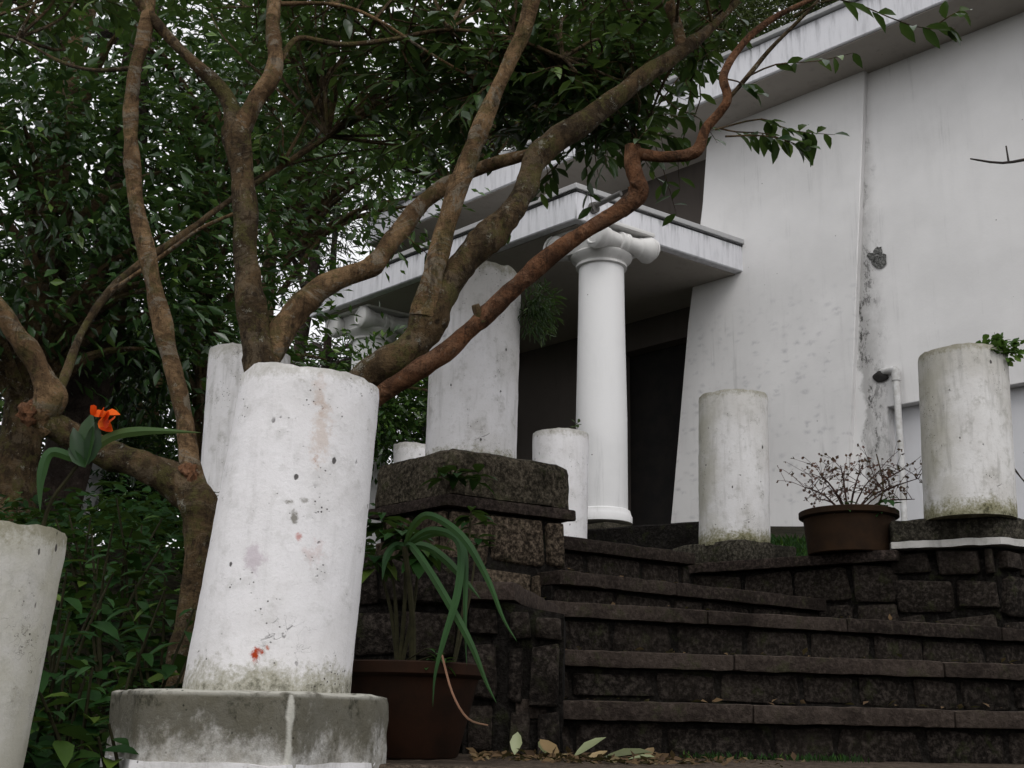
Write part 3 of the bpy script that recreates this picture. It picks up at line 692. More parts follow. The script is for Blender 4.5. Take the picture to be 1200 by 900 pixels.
column(552, 530, 4.98, 111, 559, 325, 108, mat_column('whitewash_tall', .42, .75, .75, tan=.4), 'tall column with slanted broken top standing on the dark stone pier', zb=cz - .02, tilt_top=(-.0, .0), cutamp=.02)
column(1137, 606, 5.44, 105, 1127.5, 417, 101, mat_column('whitewash_right', .7, .8, .8, base=(.66, .65, .64), tan=.5, side=-.4), 'stained broken column with a green plant on its top, at the far right', zb=gtop - .01)
column(860.5, 628, 6.30, 84, 859, 466, 81, mat_column('whitewash_mid', .45, .85, .7, base=(.70, .69, .69), tan=.35, side=-.5), 'short broken column on the coping before the villa wall, left of the bowl planter', zb=P(867, 629, 6.0).z - .02)
column(655, 640, 7.6, 66, 657, 509, 66, mat_column('whitewash_small', .2, .3, .55), 'small broken column between the stone pier and the porch column', zb=.70)
column(284, 575, 5.0, 104, 293, 416, 96, mat_column('whitewash_back', .45, .6, .5), 'broken column partly hidden behind the front column and the tree', drop=.8)
column(-92, 905, 2.38, 205, -34, 621, 210, mat_column('whitewash_left', .75, .3, .95, base=(.64, .63, .62), tan=.45, side=.45), 'mossy greyish broken column cut by the left edge of the picture', drop=.5)
column(484, 545, 9.3, 46, 484, 523, 46, mat_column('whitewash_stub', .25, .3, .5), 'low white column stub seen just left of the tall column on the pier', drop=1.1)
column(88, 580, 8.0, 60, 104, 512, 56, mat_column('whitewash_far', .5, .3, .3, base=(.5, .5, .52)), 'distant pale column among the trees under the orange flower', drop=.8)

# ------------------------------------------------------------------ leaves
TPL_HI = (np.array([(0, 0, 0), (.2, .30, .03), (.48, .5, .05), (.78, .33, .0), (1, 0, -.10), (.2, -.30, .03), (.48, -.5, .05), (.78, -.33, .0), (.22, 0, -.01), (.5, 0, -.025), (.78, 0, -.06)], float),
          [(0, 8, 1), (8, 9, 2, 1), (9, 10, 3, 2), (10, 4, 3), (0, 5, 8), (8, 5, 6, 9), (9, 6, 7, 10), (10, 7, 4)])
TPL_LO = (np.array([(0, 0, 0), (.5, .5, .06), (1, 0, -.08), (.5, -.5, .06)], float), [(0, 2, 1), (0, 3, 2)])
def leaf_arrays(base, dirv, nrm, L, Wd, tpl):
    T, Fc = tpl; N = len(base)
    x = dirv / np.linalg.norm(dirv, axis=1, keepdims=True)
    y = np.cross(nrm, x); y /= np.linalg.norm(y, axis=1, keepdims=True) + 1e-9
    z = np.cross(x, y)
    V = base[:, None, :] + (x[:, None, :] * T[None, :, 0:1] + z[:, None, :] * T[None, :, 2:3]) * L[:, None, None] + y[:, None, :] * T[None, :, 1:2] * Wd[:, None, None]
    return V, Fc
def leaf_mesh(name, V, Fc, rnd, m):
    N, K, _ = V.shape; me = bpy.data.meshes.new(name)
    me.vertices.add(N * K); me.vertices.foreach_set('co', V.reshape(-1).astype(np.float32))
    sizes = np.array([len(f) for f in Fc]); idx = np.concatenate([np.array(f) for f in Fc])
    loops = (idx[None, :] + (np.arange(N) * K)[:, None]).reshape(-1)
    tot = np.tile(sizes, N); start = np.concatenate([[0], np.cumsum(tot)[:-1]])
    me.loops.add(len(loops)); me.loops.foreach_set('vertex_index', loops.astype(np.int32))
    me.polygons.add(len(tot)); me.polygons.foreach_set('loop_start', start.astype(np.int32)); me.polygons.foreach_set('loop_total', tot.astype(np.int32))
    me.update(calc_edges=True)
    at = me.attributes.new('rnd', 'FLOAT', 'POINT'); at.data.foreach_set('value', np.repeat(rnd, K).astype(np.float32))
    me.materials.append(m); return me
def foliage(name, parent, base, dirv, nrm, L, Wd, tpl, m, kind='stuff', origin=None):
    o_ = org(parent) if parent else Vector(origin or (0, 0, 0))
    V, Fc = leaf_arrays(base - np.array(o_)[None, :], dirv, nrm, L, Wd, tpl)
    me = leaf_mesh(name, V, Fc, rng.random(len(base)), m)
    o = link(bpy.data.objects.new(name, me), o_, parent); tag(o, kind=kind); return o
def unit(n):
    v = rng.normal(size=(n, 3)); return v / np.linalg.norm(v, axis=1, keepdims=True)
M['leafg'] = mat_leaf('guava_leaf', (.014, .037, .010), (.035, .072, .016), (.12, .19, .035), .32, .30)
M['leafgo'] = mat_leaf('guava_leaf_single', (.014, .037, .010), (.035, .072, .016), (.12, .19, .035), .30, .30, obj_rnd=True)
M['leafd'] = mat_leaf('dark_glossy_leaf', (.016, .044, .014), (.044, .092, .026), (.15, .25, .05), .18, .22)
M['leafm'] = mat_leaf('mid_green_leaf', (.024, .066, .015), (.066, .135, .026), (.17, .27, .05), .24, .28)
M['needle'] = mat_leaf('pine_needles', (.016, .032, .014), (.032, .055, .022), (.06, .085, .03), .5, .15)
M['yellowneedle'] = mat_leaf('pale_pine_needles', (.055, .075, .022), (.095, .12, .035), (.14, .16, .05), .5, .3)
M['herb'] = mat_leaf('undergrowth_leaf', (.007, .024, .006), (.016, .048, .010), (.06, .12, .02), .55, .22, spec=.08)
M['herbo'] = mat_leaf('undergrowth_leaf_single', (.008, .028, .007), (.019, .056, .012), (.09, .14, .02), .5, .22, obj_rnd=True, spec=.1)
M['strap'] = mat_leaf('strap_leaf', (.016, .052, .016), (.028, .072, .022), (.09, .11, .04), .6, .3, obj_rnd=True, spec=.2)
M['fern'] = mat_leaf('fern_green', (.020, .050, .012), (.045, .09, .022), (.10, .16, .03), .5, .3)
def single_leaf_mesh(name, m, curl=0., wr=.42):
    T, Fc = TPL_HI; bm = bmesh.new()
    vs = [bm.verts.new((x, y * wr, z - curl * x * x)) for x, y, z in T]
    for f in Fc: bm.faces.new([vs[i] for i in f])
    me = bpy.data.meshes.new(name); bm.to_mesh(me); bm.free(); me.materials.append(m)
    me.polygons.foreach_set('use_smooth', [True] * len(me.polygons)); return me
def put_leaf(parent, me, p, d, n, L, name='leaf'):
    x = Vector(d).normalized(); y = Vector(n).cross(x)
    if y.length < 1e-4: y = x.orthogonal()
    y.normalize(); z = x.cross(y)
    o = bpy.data.objects.new(name, me); COL.objects.link(o); o.parent = parent
    o.matrix_basis = Matrix.Translation(Vector(p) - org(parent)) @ Matrix((x, y, z)).transposed().to_4x4() @ Matrix.Scale(L, 4)
    return o

# ------------------------------------------------------------------ the near many-stemmed tree
TREE0 = P(205, 812, 3.42); TREE0.z = gz(TREE0.x, TREE0.y) - .05
tree = tag(empty('guava_tree', TREE0), 'many-stemmed tree with smooth reddish brown limbs spreading across the picture from behind the front column', 'tree')
def limb(pts, name, m, wob=.10, segs=12):
    q = [(P(u, v, d), w / 2 / FPX * d * .92) for u, v, w, d in pts]
    bm = tub(bmesh.new(), q, segs + 4, wob * 1.5, 13., sub=8); o = obj(name, bm, m, tree); return q
LIMBS = []
D0 = 3.42
LIMBS.append(limb([(197, 840, 34, D0), (205, 800, 28, D0), (215, 740, 26, D0), (228, 680, 30, D0), (236, 625, 44, D0), (232, 592, 46, D0), (208, 568, 42, 3.42), (165, 546, 38, 3.4), (122, 530, 34, 3.38), (82, 510, 34, 3.34), (55, 492, 32, 3.3)], 'trunk', M['barkd'], .14))
LIMBS.append(limb([(62, 505, 30, 3.32), (50, 488, 38, 3.3), (60, 465, 40, 3.28), (42, 425, 30, 3.26), (18, 390, 26, 3.24), (-8, 355, 24, 3.2), (-70, 290, 22, 3.15), (-120, 180, 20, 3.1), (-110, 40, 18, 3.1)], 'limb', M['bark'], .14))
LIMBS.append(limb([(232, 590, 34, 3.44), (222, 540, 28, 3.46), (214, 480, 27, 3.48), (197, 410, 27, 3.5), (181, 340, 26, 3.5), (166, 270, 24, 3.5), (157, 215, 22, 3.5), (153, 150, 20, 3.48), (157, 90, 21, 3.45), (170, 35, 20, 3.45), (176, -30, 18, 3.45), (168, -140, 15, 3.45)], 'limb', M['bark'], .12))
LIMBS.append(limb([(232, 720, 36, 3.5), (262, 640, 42, 3.5), (296, 540, 44, 3.5), (312, 470, 46, 3.5), (304, 420, 42, 3.5), (296, 370, 37, 3.5), (288, 300, 34, 3.5), (286, 230, 32, 3.5), (276, 150, 34, 3.5)], 'limb', M['barkd'], .12))
LIMBS.append(limb([(278, 160, 32, 3.5), (266, 115, 21, 3.5), (232, 78, 18, 3.48), (196, 42, 16, 3.46), (165, 5, 15, 3.44), (130, -40, 13, 3.4)], 'branch', M['barkd'], .1))
LIMBS.append(limb([(276, 160, 30, 3.5), (300, 118, 25, 3.5), (322, 80, 23, 3.52), (320, 30, 21, 3.55), (322, -30, 19, 3.6), (310, -140, 16, 3.6)], 'branch', M['bark'], .12))
LIMBS.append(limb([(310, 425, 34, 3.52), (345, 368, 36, 3.55), (385, 332, 32, 3.6), (432, 313, 29, 3.65), (465, 275, 27, 3.7), (502, 232, 22, 3.75), (562, 198, 18, 3.75), (622, 180, 16, 3.62)], 'limb', M['bark'], .14))
LIMBS.append(limb([(335, 560, 46, 3.5), (380, 495, 46, 3.46), (432, 440, 43, 3.42), (482, 408, 45, 3.40), (514, 352, 44, 3.40), (546, 305, 41, 3.42), (589, 262, 37, 3.45), (617, 218, 34, 3.48), (632, 180, 37, 3.5), (682, 145, 34, 3.52), (742, 98, 28, 3.55), (800, 58, 23, 3.6), (835, 30, 13, 3.65), (880, -20, 10, 3.7), (920, -110, 8, 3.8)], 'limb', M['barkd'], .16))
LIMBS.append(limb([(498, 372, 36, 3.38), (508, 320, 33, 3.36), (526, 255, 29, 3.34), (548, 190, 27, 3.32), (572, 130, 25, 3.3), (596, 75, 24, 3.28), (616, 30, 24, 3.26), (628, -30, 22, 3.25), (640, -140, 18, 3.25)], 'branch', M['bark'], .12))
LIMBS.append(limb([(400, 500, 30, 3.40), (440, 468, 28, 3.32), (480, 440, 26, 3.26), (520, 414, 26, 3.22), (562, 376, 26, 3.2), (602, 338, 26, 3.18), (652, 294, 24, 3.16), (702, 262, 24, 3.15), (736, 240, 22, 3.15), (749, 222, 23, 3.15), (741, 196, 23, 3.15), (742, 172, 24, 3.15)], 'limb', M['barkr'], .14))
LIMBS.append(limb([(738, 178, 20, 3.15), (778, 184, 15, 3.14), (815, 178, 16, 3.13), (828, 150, 15, 3.12), (852, 118, 16, 3.1), (848, 88, 13, 3.1), (870, 52, 11, 3.1), (905, 22, 9, 3.1), (960, -5, 7, 3.1)], 'branch', M['barkr'], .12))
limb([(566, 378, 14, 3.19), (560, 366, 13, 3.18), (557, 357, 12, 3.17)], 'branch', M['barkd'], .15)
LIMBS.append(limb([(800, 58, 20, 3.6), (793, 30, 16, 3.6), (783, 0, 15, 3.6), (770, -60, 12, 3.6)], 'branch', M['bark'], .1))
LIMBS.append(limb([(66, 470, 16, 3.6), (80, 430, 12, 3.7), (98, 385, 11, 3.8), (128, 342, 11, 3.9), (160, 312, 10, 4), (215, 275, 10, 4.1), (262, 240, 8, 4.2), (330, 195, 8, 4.3), (385, 160, 6, 4.4)], 'branch', M['barkd'], .12))
LIMBS.append(limb([(852, 118, 7, 3.1), (880, 85, 7, 3.08), (905, 55, 6, 3.05), (950, 10, 5, 3.0), (985, -30, 4, 3.0)], 'branch', M['barkd'], .05))
LIMBS.append(limb([(330, 70, 10, 3.56), (350, 45, 8, 3.6), (400, 52, 7, 3.65), (455, 47, 7, 3.68), (525, 35, 6, 3.7), (600, 45, 6, 3.72), (660, 68, 5, 3.75), (735, 98, 4, 3.8)], 'branch', M['barkd'], .1, 8))
LIMBS.append(limb([(320, 5, 8, 3.58), (390, 5, 6, 3.62), (440, 22, 5, 3.66), (500, 60, 4, 3.7), (555, 92, 3, 3.75)], 'branch', M['bark'], .1, 8))
LIMBS.append(limb([(155, 80, 8, 3.5), (110, 82, 6, 3.6), (70, 72, 5, 3.7), (20, 45, 4, 3.8), (-40, 30, 3, 3.9)], 'branch', M['barkd'], .1, 8))
LIMBS.append(limb([(125, 345, 7, 3.9), (190, 300, 6, 3.85), (235, 268, 5, 3.8), (275, 250, 4, 3.8)], 'branch', M['bark'], .1, 8))
# knots where limbs were cut
for (u, v, w, d) in ((38, 484, 32, 3.28), (222, 556, 26, 3.4), (748, 222, 24, 3.14), (182 + 1, 600, 2, 3.6)):
    if w < 5: continue
    bm = bmesh.new(); bmesh.ops.create_icosphere(bm, subdivisions=3, radius=w / 2 / FPX * d)
    for v_ in bm.verts: v_.co *= .88 + .5 * nz(v_.co, 45) + .35 * nz(v_.co, 90)
    bmesh.ops.translate(bm, verts=bm.verts, vec=P(u, v, d)); obj('knot', bm, M['barkr'], tree)
# twigs: from the upper limbs outwards
limb_pts = [p for q in LIMBS for (p, r) in q if p.z > 1.2 * p.y * .38 and p.z > 1.35]
tw = bmesh.new(); LB, LD, LN = [], [], []
def twig(p0, p1, r0=.009, lf=14, start=.35, leafL=.1, droop=.25, spread=.8):
    p0, p1 = Vector(p0), Vector(p1); L = (p1 - p0).length
    mid1 = p0.lerp(p1, .35) + Vector((random.uniform(-1, 1), random.uniform(-1, 1), random.uniform(.0, 1))) * L * .12
    mid2 = p0.lerp(p1, .7) + Vector((random.uniform(-1, 1), random.uniform(-1, 1), random.uniform(-.2, 1))) * L * .08
    pts = [p0, mid1, mid2, p1]
    tub(tw, [(p, r0 * (1 - .26 * i)) for i, p in enumerate(pts)], 5, 0, sub=3, cap=False)
    for k in range(lf):
        s = start + (1 - start) * (k + random.random()) / lf; j = min(2, int(s * 3)); q = pts[j].lerp(pts[j + 1], s * 3 - j)
        t = (pts[j + 1] - pts[j]).normalized(); side = t.cross(Vector((0, 0, 1)))
        if side.length < .1: side = Vector((1, 0, 0))
        side.normalize()
        d = t * random.uniform(.25, .9) + side * (1 if k % 2 else -1) * spread * random.uniform(.6, 1.2) + Vector((random.uniform(-.4, .4), random.uniform(-.4, .4), -droop + random.uniform(-.4, .3)))
        LB.append(q); LD.append(d); LN.append(Vector((random.gauss(0, .35), random.gauss(0, .35), 1)))
def grow(n, ur, vr, dr, lf=15, sub=2):
    for _ in range(n):
        u, v, d = random.uniform(*ur), random.uniform(*vr), random.uniform(*dr)
        tgt = P(u, v, d); src = min(random.sample(limb_pts, min(len(limb_pts), 60)), key=lambda p: (p - tgt).length)
        if (src - tgt).length > 1.7: continue
        twig(src, tgt, .008, 8, .5)
        for _ in range(sub):
            b = src.lerp(tgt, random.uniform(.45, .95)); e = b + Vector((random.gauss(0, .22), random.gauss(0, .22), random.gauss(.0, .16)))
            twig(b, e, .004, lf, .2)
grow(40, (-60, 420), (-220, 60), (3.75, 5.0), 11, 3)
grow(24, (300, 560), (-20, 180), (3.9, 5.0), 11, 3)
grow(62, (400, 830), (-200, 90), (3.75, 5.0), 12, 3)
grow(26, (540, 790), (60, 150), (3.7, 4.6), 11, 2)
grow(5, (800, 900), (-160, -20), (3.2, 3.8), 12, 2)
grow(40, (540, 780), (85, 185), (3.95, 4.8), 11, 3)
grow(12, (700, 830), (60, 118), (3.8, 4.4), 10, 2)
# sprays seen against the villa wall
for (a, b, lf, dp) in (((872, 92), (1000, 62), 9, 3.06), ((846, 92), (885, 110), 6, 3.1), ((930, 20), (1120, 34), 11, 3.0), ((1085, 36), (1128, 12), 6, 3.0), ((838, 152), (978, 158), 16, 3.1), ((850, 160), (950, 178), 12, 3.1), ((842, 150), (930, 170), 10, 3.14), ((742, 175), (760, 150), 6, 3.15), ((470, 268), (520, 318), 7, 3.7)):
    twig(P(*a, dp), P(*b, dp - .05), .0035, lf, .3, droop=.1, spread=.7)
obj('twigs', tw, M['barkd'], tree)['kind'] = 'stuff'
LB, LD, LN = np.array(LB), np.array(LD), np.array(LN)
LL = rng.uniform(.052, .09, len(LB)); print('guava leaves', len(LB))
def project(A):
    A = np.asarray(A); x = A @ np.array(CR); y = A @ np.array(CU); z = A @ np.array(F_)
    return 600 + FPX * x / z, 450 - FPX * y / z, z
uu, vv, zz_ = project(LB + LD / np.linalg.norm(LD, axis=1, keepdims=True) * .05)
inside = (uu > 0) & (uu < 1200) & (vv > 0) & (vv < 900)
ordr = np.argsort(np.where(inside, zz_, 1e6) - LL * 6); pick = ordr[:300]; rest = ordr[300:]
GL = [single_leaf_mesh('leaf', M['leafgo'], c, w) for c, w in ((.05, .42), (.16, .38), (.0, .46), (.26, .40))]
for i in pick: put_leaf(tree, random.choice(GL), LB[i], LD[i], LN[i], LL[i])
foliage('foliage', tree, LB[rest], LD[rest], LN[rest], LL[rest], LL[rest] * rng.uniform(.36, .46, len(rest)), TPL_HI, M['leafg'])

# ------------------------------------------------------------------ forest trees behind
def cloud(c, rad, n, per, spread, gap=.0, shell=.55, down=.25):
    """leaf positions in clumps through an ellipsoid; some clumps dropped so that sky shows through"""
    c = np.array(c); k = 0; B, Dv = [], []
    u = unit(n) * (rng.random((n, 1)) ** shell); ctr = c + u * np.array(rad)
    keep = [nz(tuple(q), .9) > gap - .5 for q in ctr]; ctr = ctr[np.array(keep)]; u = u[np.array(keep)]
    m = len(ctr)
    off = rng.normal(size=(m, per, 3)) * spread * np.array([1, 1, .55])
    base = (ctr[:, None, :] + off).reshape(-1, 3)
    d = (off / spread + u[:, None, :] * .8 + rng.normal(size=(m, per, 3)) * .5).reshape(-1, 3); d[:, 2] -= down
    nrm = rng.normal(size=(len(base), 3)) * .45 + np.array([0, 0, 1.])
    return ctr, base, d, nrm
def forest_tree(name, label, u, d, zb, trunk_px, top, crowns, leafm, L, ratio=.42, bark='barkd', lean=0., tpl=TPL_LO, per=26, spread=.24, group='trees of the wood behind'):
    g = P(u, 800, d); base = Vector((g.x, g.y, zb if zb is not None else gz(g.x, g.y) - .1)); root = tag(empty(name, base), label, 'tree')
    tz = base.z + top; r0 = trunk_px / 2 / FPX * d; tip = base + Vector((lean, .2, top))
    axis = [base, base.lerp(tip, .33) + Vector((random.uniform(-.1, .1), 0, 0)), base.lerp(tip, .66) + Vector((random.uniform(-.15, .15), 0, 0)), tip]
    obj('trunk', tub(bmesh.new(), [(p, r0 * (1 - .22 * i)) for i, p in enumerate(axis)], 12, .12, 5, sub=4), M[bark], root)
    lb = bmesh.new(); B, Dv, Nn = [], [], []
    for (c, rad, n, gap) in crowns:
        ctr, b, dv, nn = cloud(c, rad, n, per, spread, gap); B.append(b); Dv.append(dv); Nn.append(nn)
        for q in ctr[:14]:
            q = Vector(q); s = min(.95, max(.25, (q.z - base.z - .6) / top)); a = base.lerp(tip, s)
            if (q - a).length > 4: continue
            tub(lb, [(a, r0 * .35), (a.lerp(q, .5) + Vector((0, 0, .15)), r0 * .22), (q, r0 * .06)], 6, .1, 5, sub=3, cap=False)
    if len(lb.verts): obj('limbs', lb, M[bark], root)['kind'] = 'stuff'
    else: lb.free()
    B, Dv, Nn = map(np.concatenate, (B, Dv, Nn)); LLn = L * rng.uniform(.65, 1.25, len(B))
    foliage('foliage', root, B, Dv, Nn, LLn, LLn * ratio, tpl, M[leafm]); return root
def cr(u, v, d, rx, rz, n, gap=.25, ry=None):
    c = P(u, v, d); return (tuple(c), (rx, ry or rx * .8, rz), n, gap)
forest_tree('broadleaf_tree', 'dark glossy broadleaf tree filling the upper left corner', -20, 6.6, None, 60, 4.2, [cr(30, 180, 6.4, 1.2, 1.1, 250, .34), cr(40, 350, 6.6, 1.1, .45, 130, .36)], 'leafd', .105)
forest_tree('broadleaf_tree', 'glossy broadleaf tree seen between the two upright left stems', 215, 7.6, None, 34, 3.8, [cr(220, 300, 7.4, 1.0, 1.1, 160, .40), cr(190, 120, 7.6, 1.3, .9, 190, .4)], 'leafd', .10, lean=-.2)
forest_tree('broadleaf_tree', 'green broadleaf tree behind the fork of the second stem', 288, 9.5, None, 30, 5.2, [cr(330, 110, 9.2, 1.2, 1.1, 180, .42), cr(400, 215, 9.4, .9, .6, 130, .44)], 'leafm', .11)
forest_tree('broadleaf_tree', 'leafy tree showing above the porch roof left of the thick dark limb', 520, 15.5, 1.2, 40, 6.5, [cr(500, 170, 15.5, 1.9, 1.0, 180, .42), cr(640, 100, 15.5, 1.7, 1.0, 190, .4)], 'leafm', .16)
forest_tree('pine_tree', 'slender pine with a bare trunk right of the second stem', 318, 13.5, None, 24, 7.5, [cr(340, 250, 13.5, 1.3, 1.3, 110, .3), cr(330, 60, 13.5, 1.6, 1.6, 110, .4)], 'needle', .20, .05, 'pine', per=60, spread=.22)
forest_tree('pine_tree', 'pine with a thick dark trunk at the left below the branch knot', 22, 7.2, None, 64, 6.5, [cr(120, 460, 8.2, 1.2, .35, 34, .35), cr(30, -60, 7.8, 1.6, 1.0, 90, .4)], 'needle', .17, .06, 'pine', lean=.45, per=70, spread=.2)
forest_tree('pine_tree', 'thin dark pine seen under the far left corner of the porch roof', 352, 15, None, 17, 7.0, [cr(410, 430, 17, 1.0, .5, 40, .25), cr(440, 500, 15, 1.3, .6, 60, .3)], 'needle', .20, .05, 'pine', per=60, spread=.25)
forest_tree('pine_tree', 'narrow pine standing in the gap under the left branch', 66, 11.5, None, 20, 6.0, [cr(140, 400, 11, 1.3, .8, 90, .3), cr(50, 330, 11.5, 1.0, .8, 70, .3)], 'needle', .19, .05, 'pine', per=60, spread=.22)
forest_tree('pine_tree', 'pale yellowish pine rising above the villa roof', 830, 22, .5, 30, 9.0, [cr(800, 30, 22, 2.6, 1.8, 190, .3), cr(900, 60, 23, 2.2, 1.6, 170, .25), cr(960, -20, 23, 2.0, 1.5, 110, .3)], 'yellowneedle', .30, .05, 'pine', per=60, spread=.3)
forest_tree('pine_tree', 'green pine behind the roof above the thick dark limb', 700, 20, .5, 30, 9.0, [cr(690, 60, 20, 2.0, 1.3, 90, .46), cr(600, 130, 19, 1.6, 1.0, 70, .44)], 'needle', .28, .05, 'pine', per=60, spread=.3)
forest_tree('broadleaf_tree', 'low bushy tree behind the column partly hidden at the left', 260, 10.5, None, 30, 2.6, [cr(255, 440, 10.5, 1.3, .8, 230, .2), cr(440, 480, 12.5, 1.2, .7, 170, .22), cr(470, 440, 15, .8, 1.0, 120, .25)], 'leafm', .11)
forest_tree('broadleaf_tree', 'dark leafy tree behind the leaning pale column under the left branch', 150, 9.0, None, 30, 2.2, [cr(150, 560, 8.6, 1.2, .35, 190, .2), cr(160, 490, 9.2, .9, .5, 120, .36)], 'leafd', .10)

# ------------------------------------------------------------------ undergrowth on the left bank
HL = [single_leaf_mesh('leaf', M['herbo'], c, w) for c, w in ((.10, .50), (.25, .42), (.4, .56))]
spots_ = [(60, 720, 2.95), (110, 690, 3.2), (160, 720, 3.1), (90, 800, 2.75), (130, 850, 2.6), (60, 860, 2.6), (180, 770, 3.1), (150, 640, 3.6), (100, 610, 3.9), (180, 600, 4.0), (60, 780, 2.9), (205, 690, 3.55)]
herb_labels = ['leafy green weed halfway up the bank beside the leftmost column', 'dense green weed in the middle of the left bank', 'broad-leaved weed just left of the lower tree trunk', 'green weed low on the bank left of the front pedestal', 'weed touching the left side of the front pedestal', 'lowest weed beside the foot of the leftmost column', 'weed at the foot of the tree trunk', 'darker weed high on the bank under the branch', 'weed at the top of the bank left of the trunk', 'topmost weed on the bank under the trunk bend', 'yellowing weed beside the leftmost column', 'weed rising behind the lower tree trunk']
for (u, v, d), lab in zip(spots_, herb_labels):
    tipp = P(u, v, d); g = Vector((tipp.x + random.uniform(-.08, .08), tipp.y + .06, 0)); g.z = gz(g.x, g.y)
    hgt = max(.22, tipp.z - g.z + .05)
    root = tag(empty('leafy_weed', g), lab, 'plant', 'weeds growing on the left bank')
    st = bmesh.new()
    for s_ in range(4):
        e = g + Vector((random.uniform(-.16, .16), random.uniform(-.14, .08), hgt * random.uniform(.75, 1.05)))
        m_ = g.lerp(e, .5) + Vector((random.uniform(-.04, .04), 0, .03)); tub(st, [(g, .006), (m_, .005), (e, .003)], 5, sub=3)
        nl = 11
        for k in range(nl):
            t = .3 + .7 * (k + 1) / nl; q = g.lerp(m_, t * 2) if t < .5 else m_.lerp(e, t * 2 - 1)
            a = k * 2.3 + random.uniform(-.4, .4)
            put_leaf(root, random.choice(HL), q, (math.cos(a), math.sin(a), random.uniform(-.25, .35)), (random.gauss(0, .25), random.gauss(0, .25), 1), random.uniform(.045, .10) * (1.1 - .45 * (t > .9)))
    obj('stem', st, M['stem'], root)
n = 9500
bx = rng.uniform(-2.6, -.42, n); by = rng.uniform(2.5, 6.2, n)
bz = np.array([gz(x, y) for x, y in zip(bx, by)]); h = rng.random(n) ** .8 * (.26 + .2 * np.array([nz((x, y, 3), 1.6) for x, y in zip(bx, by)]))
dv = unit(n); dv[:, 2] = rng.uniform(-.4, .3, n); L_ = rng.uniform(.03, .085, n)
tag(foliage('undergrowth', None, np.stack([bx, by, bz + h], 1), dv, rng.normal(size=(n, 3)) * .35 + np.array([0, -.25, 1.]), L_, L_ * .5, TPL_HI, M['herb']), kind='stuff')

# ------------------------------------------------------------------ pots and plants
def pot(name, c, r_top, r_bot, h, label, m, rim=.03):
    t = tag(obj(name, lathe([(r_bot, 0), (r_bot + .004, .004), (r_top * .97, h - rim * 1.3), (r_top * .97 + .012, h - rim * 1.2), (r_top + .014, h - rim), (r_top + .014, h - .004), (r_top + .006, h), (r_top - .02, h), (r_top - .026, h - .04), (.01, h - .045)], Vector(c), 44), m, origin=c), label, 'plant pot')
    return t
pc = P(470, 884, 3.18); pc.z = land_z + .003
ph = P(470, 774, 3.0).z - pc.z
pot('planter_pot', pc, .205, .145, ph, 'dark terracotta pot between the front column and the stone pier', M['terracotta'])
pot_top = pc.z + ph
soil = lathe([(.16, 0), (.165, .012), (.08, .03)], Vector((pc.x, pc.y, pot_top - .043)), 24)
bc = P(997, 648, 5.78); bc.z = .802
bh = P(997, 593, 5.6).z - bc.z
pot('bowl_planter', bc, .232, .205, bh, 'wide brown bowl planter on the coping between two broken columns', mat_plain('brown_bowl', (.030, .016, .008), (.017, .010, .006), 9, .85, .1))
# strap-leaved plant in the pot
def ribbon(parent, pts, w, m, name='leaf', fold=.55):
    bm = bmesh.new(); q = []
    pts = [Vector(p) for p in pts]
    for i in range(len(pts) - 1):
        a, b, c, d = pts[max(i - 1, 0)], pts[i], pts[i + 1], pts[min(i + 2, len(pts) - 1)]
        for k in range(6):
            t = k / 6; q.append(.5 * (2 * b + (c - a) * t + (2 * a - 5 * b + 4 * c - d) * t * t + (3 * b - a - 3 * c + d) * t ** 3))
    q.append(pts[-1]); n = len(q); rows = []
    for i, p in enumerate(q):
        t = (q[min(i + 1, n - 1)] - q[max(i - 1, 0)]).normalized(); view = p.normalized(); s = t.cross(view)
        if s.length < 1e-3: s = Vector((1, 0, 0))
        s.normalize(); f = i / (n - 1); ww = w * min(1, .45 + f * 3.5) * min(1, (1 - f) * 2.4 + .02) / 2; nn = s.cross(t)
        rows.append((bm.verts.new(p - s * ww + nn * ww * fold), bm.verts.new(p), bm.verts.new(p + s * ww + nn * ww * fold)))
    for a, b in zip(rows, rows[1:]):
        bm.faces.new((a[0], a[1], b[1], b[0])); bm.faces.new((a[1], a[2], b[2], b[1]))
    return obj(name, bm, m, parent)
sp_foot = Vector((pc.x + .02, pc.y, pot_top - .04)); sp_root = P(474, 640, 3.12)
strap = tag(empty('strap_leaf_plant', sp_foot), 'plant with long arching green strap leaves hanging over the terracotta pot', 'plant')
obj('stem', tub(bmesh.new(), [(sp_foot, .009), (sp_foot.lerp(sp_root, .5) + Vector((.01, 0, 0)), .008), (sp_root, .008)], 7, .1, 20), M['stem'], strap)
def rb(uvd, w): ribbon(strap, [sp_root] + [P(*p) for p in uvd], w, M['strap'])
rb([(484, 617, 3.06), (500, 604, 3.0), (524, 614, 2.95), (548, 637, 2.9), (572, 680, 2.88), (590, 725, 2.88), (606, 752, 2.88)], .020)
rb([(500, 622, 3.06), (527, 626, 3.0), (540, 645, 2.95), (536, 695, 2.9), (520, 750, 2.88), (510, 790, 2.88), (507, 828, 2.88)], .019)
rb([(510, 625, 3.06), (535, 632, 3.02), (545, 655, 2.97), (545, 730, 2.93), (547, 780, 2.92)], .017)
rb([(482, 640, 3.08), (500, 664, 3.0), (525, 705, 2.93), (552, 755, 2.9), (570, 800, 2.9), (582, 824, 2.9)], .019)
rb([(498, 640, 3.12), (520, 654, 3.1), (545, 680, 3.08), (563, 702, 3.06)], .022)
rb([(462, 640, 3.15), (452, 655, 3.12), (448, 680, 3.1)], .020)
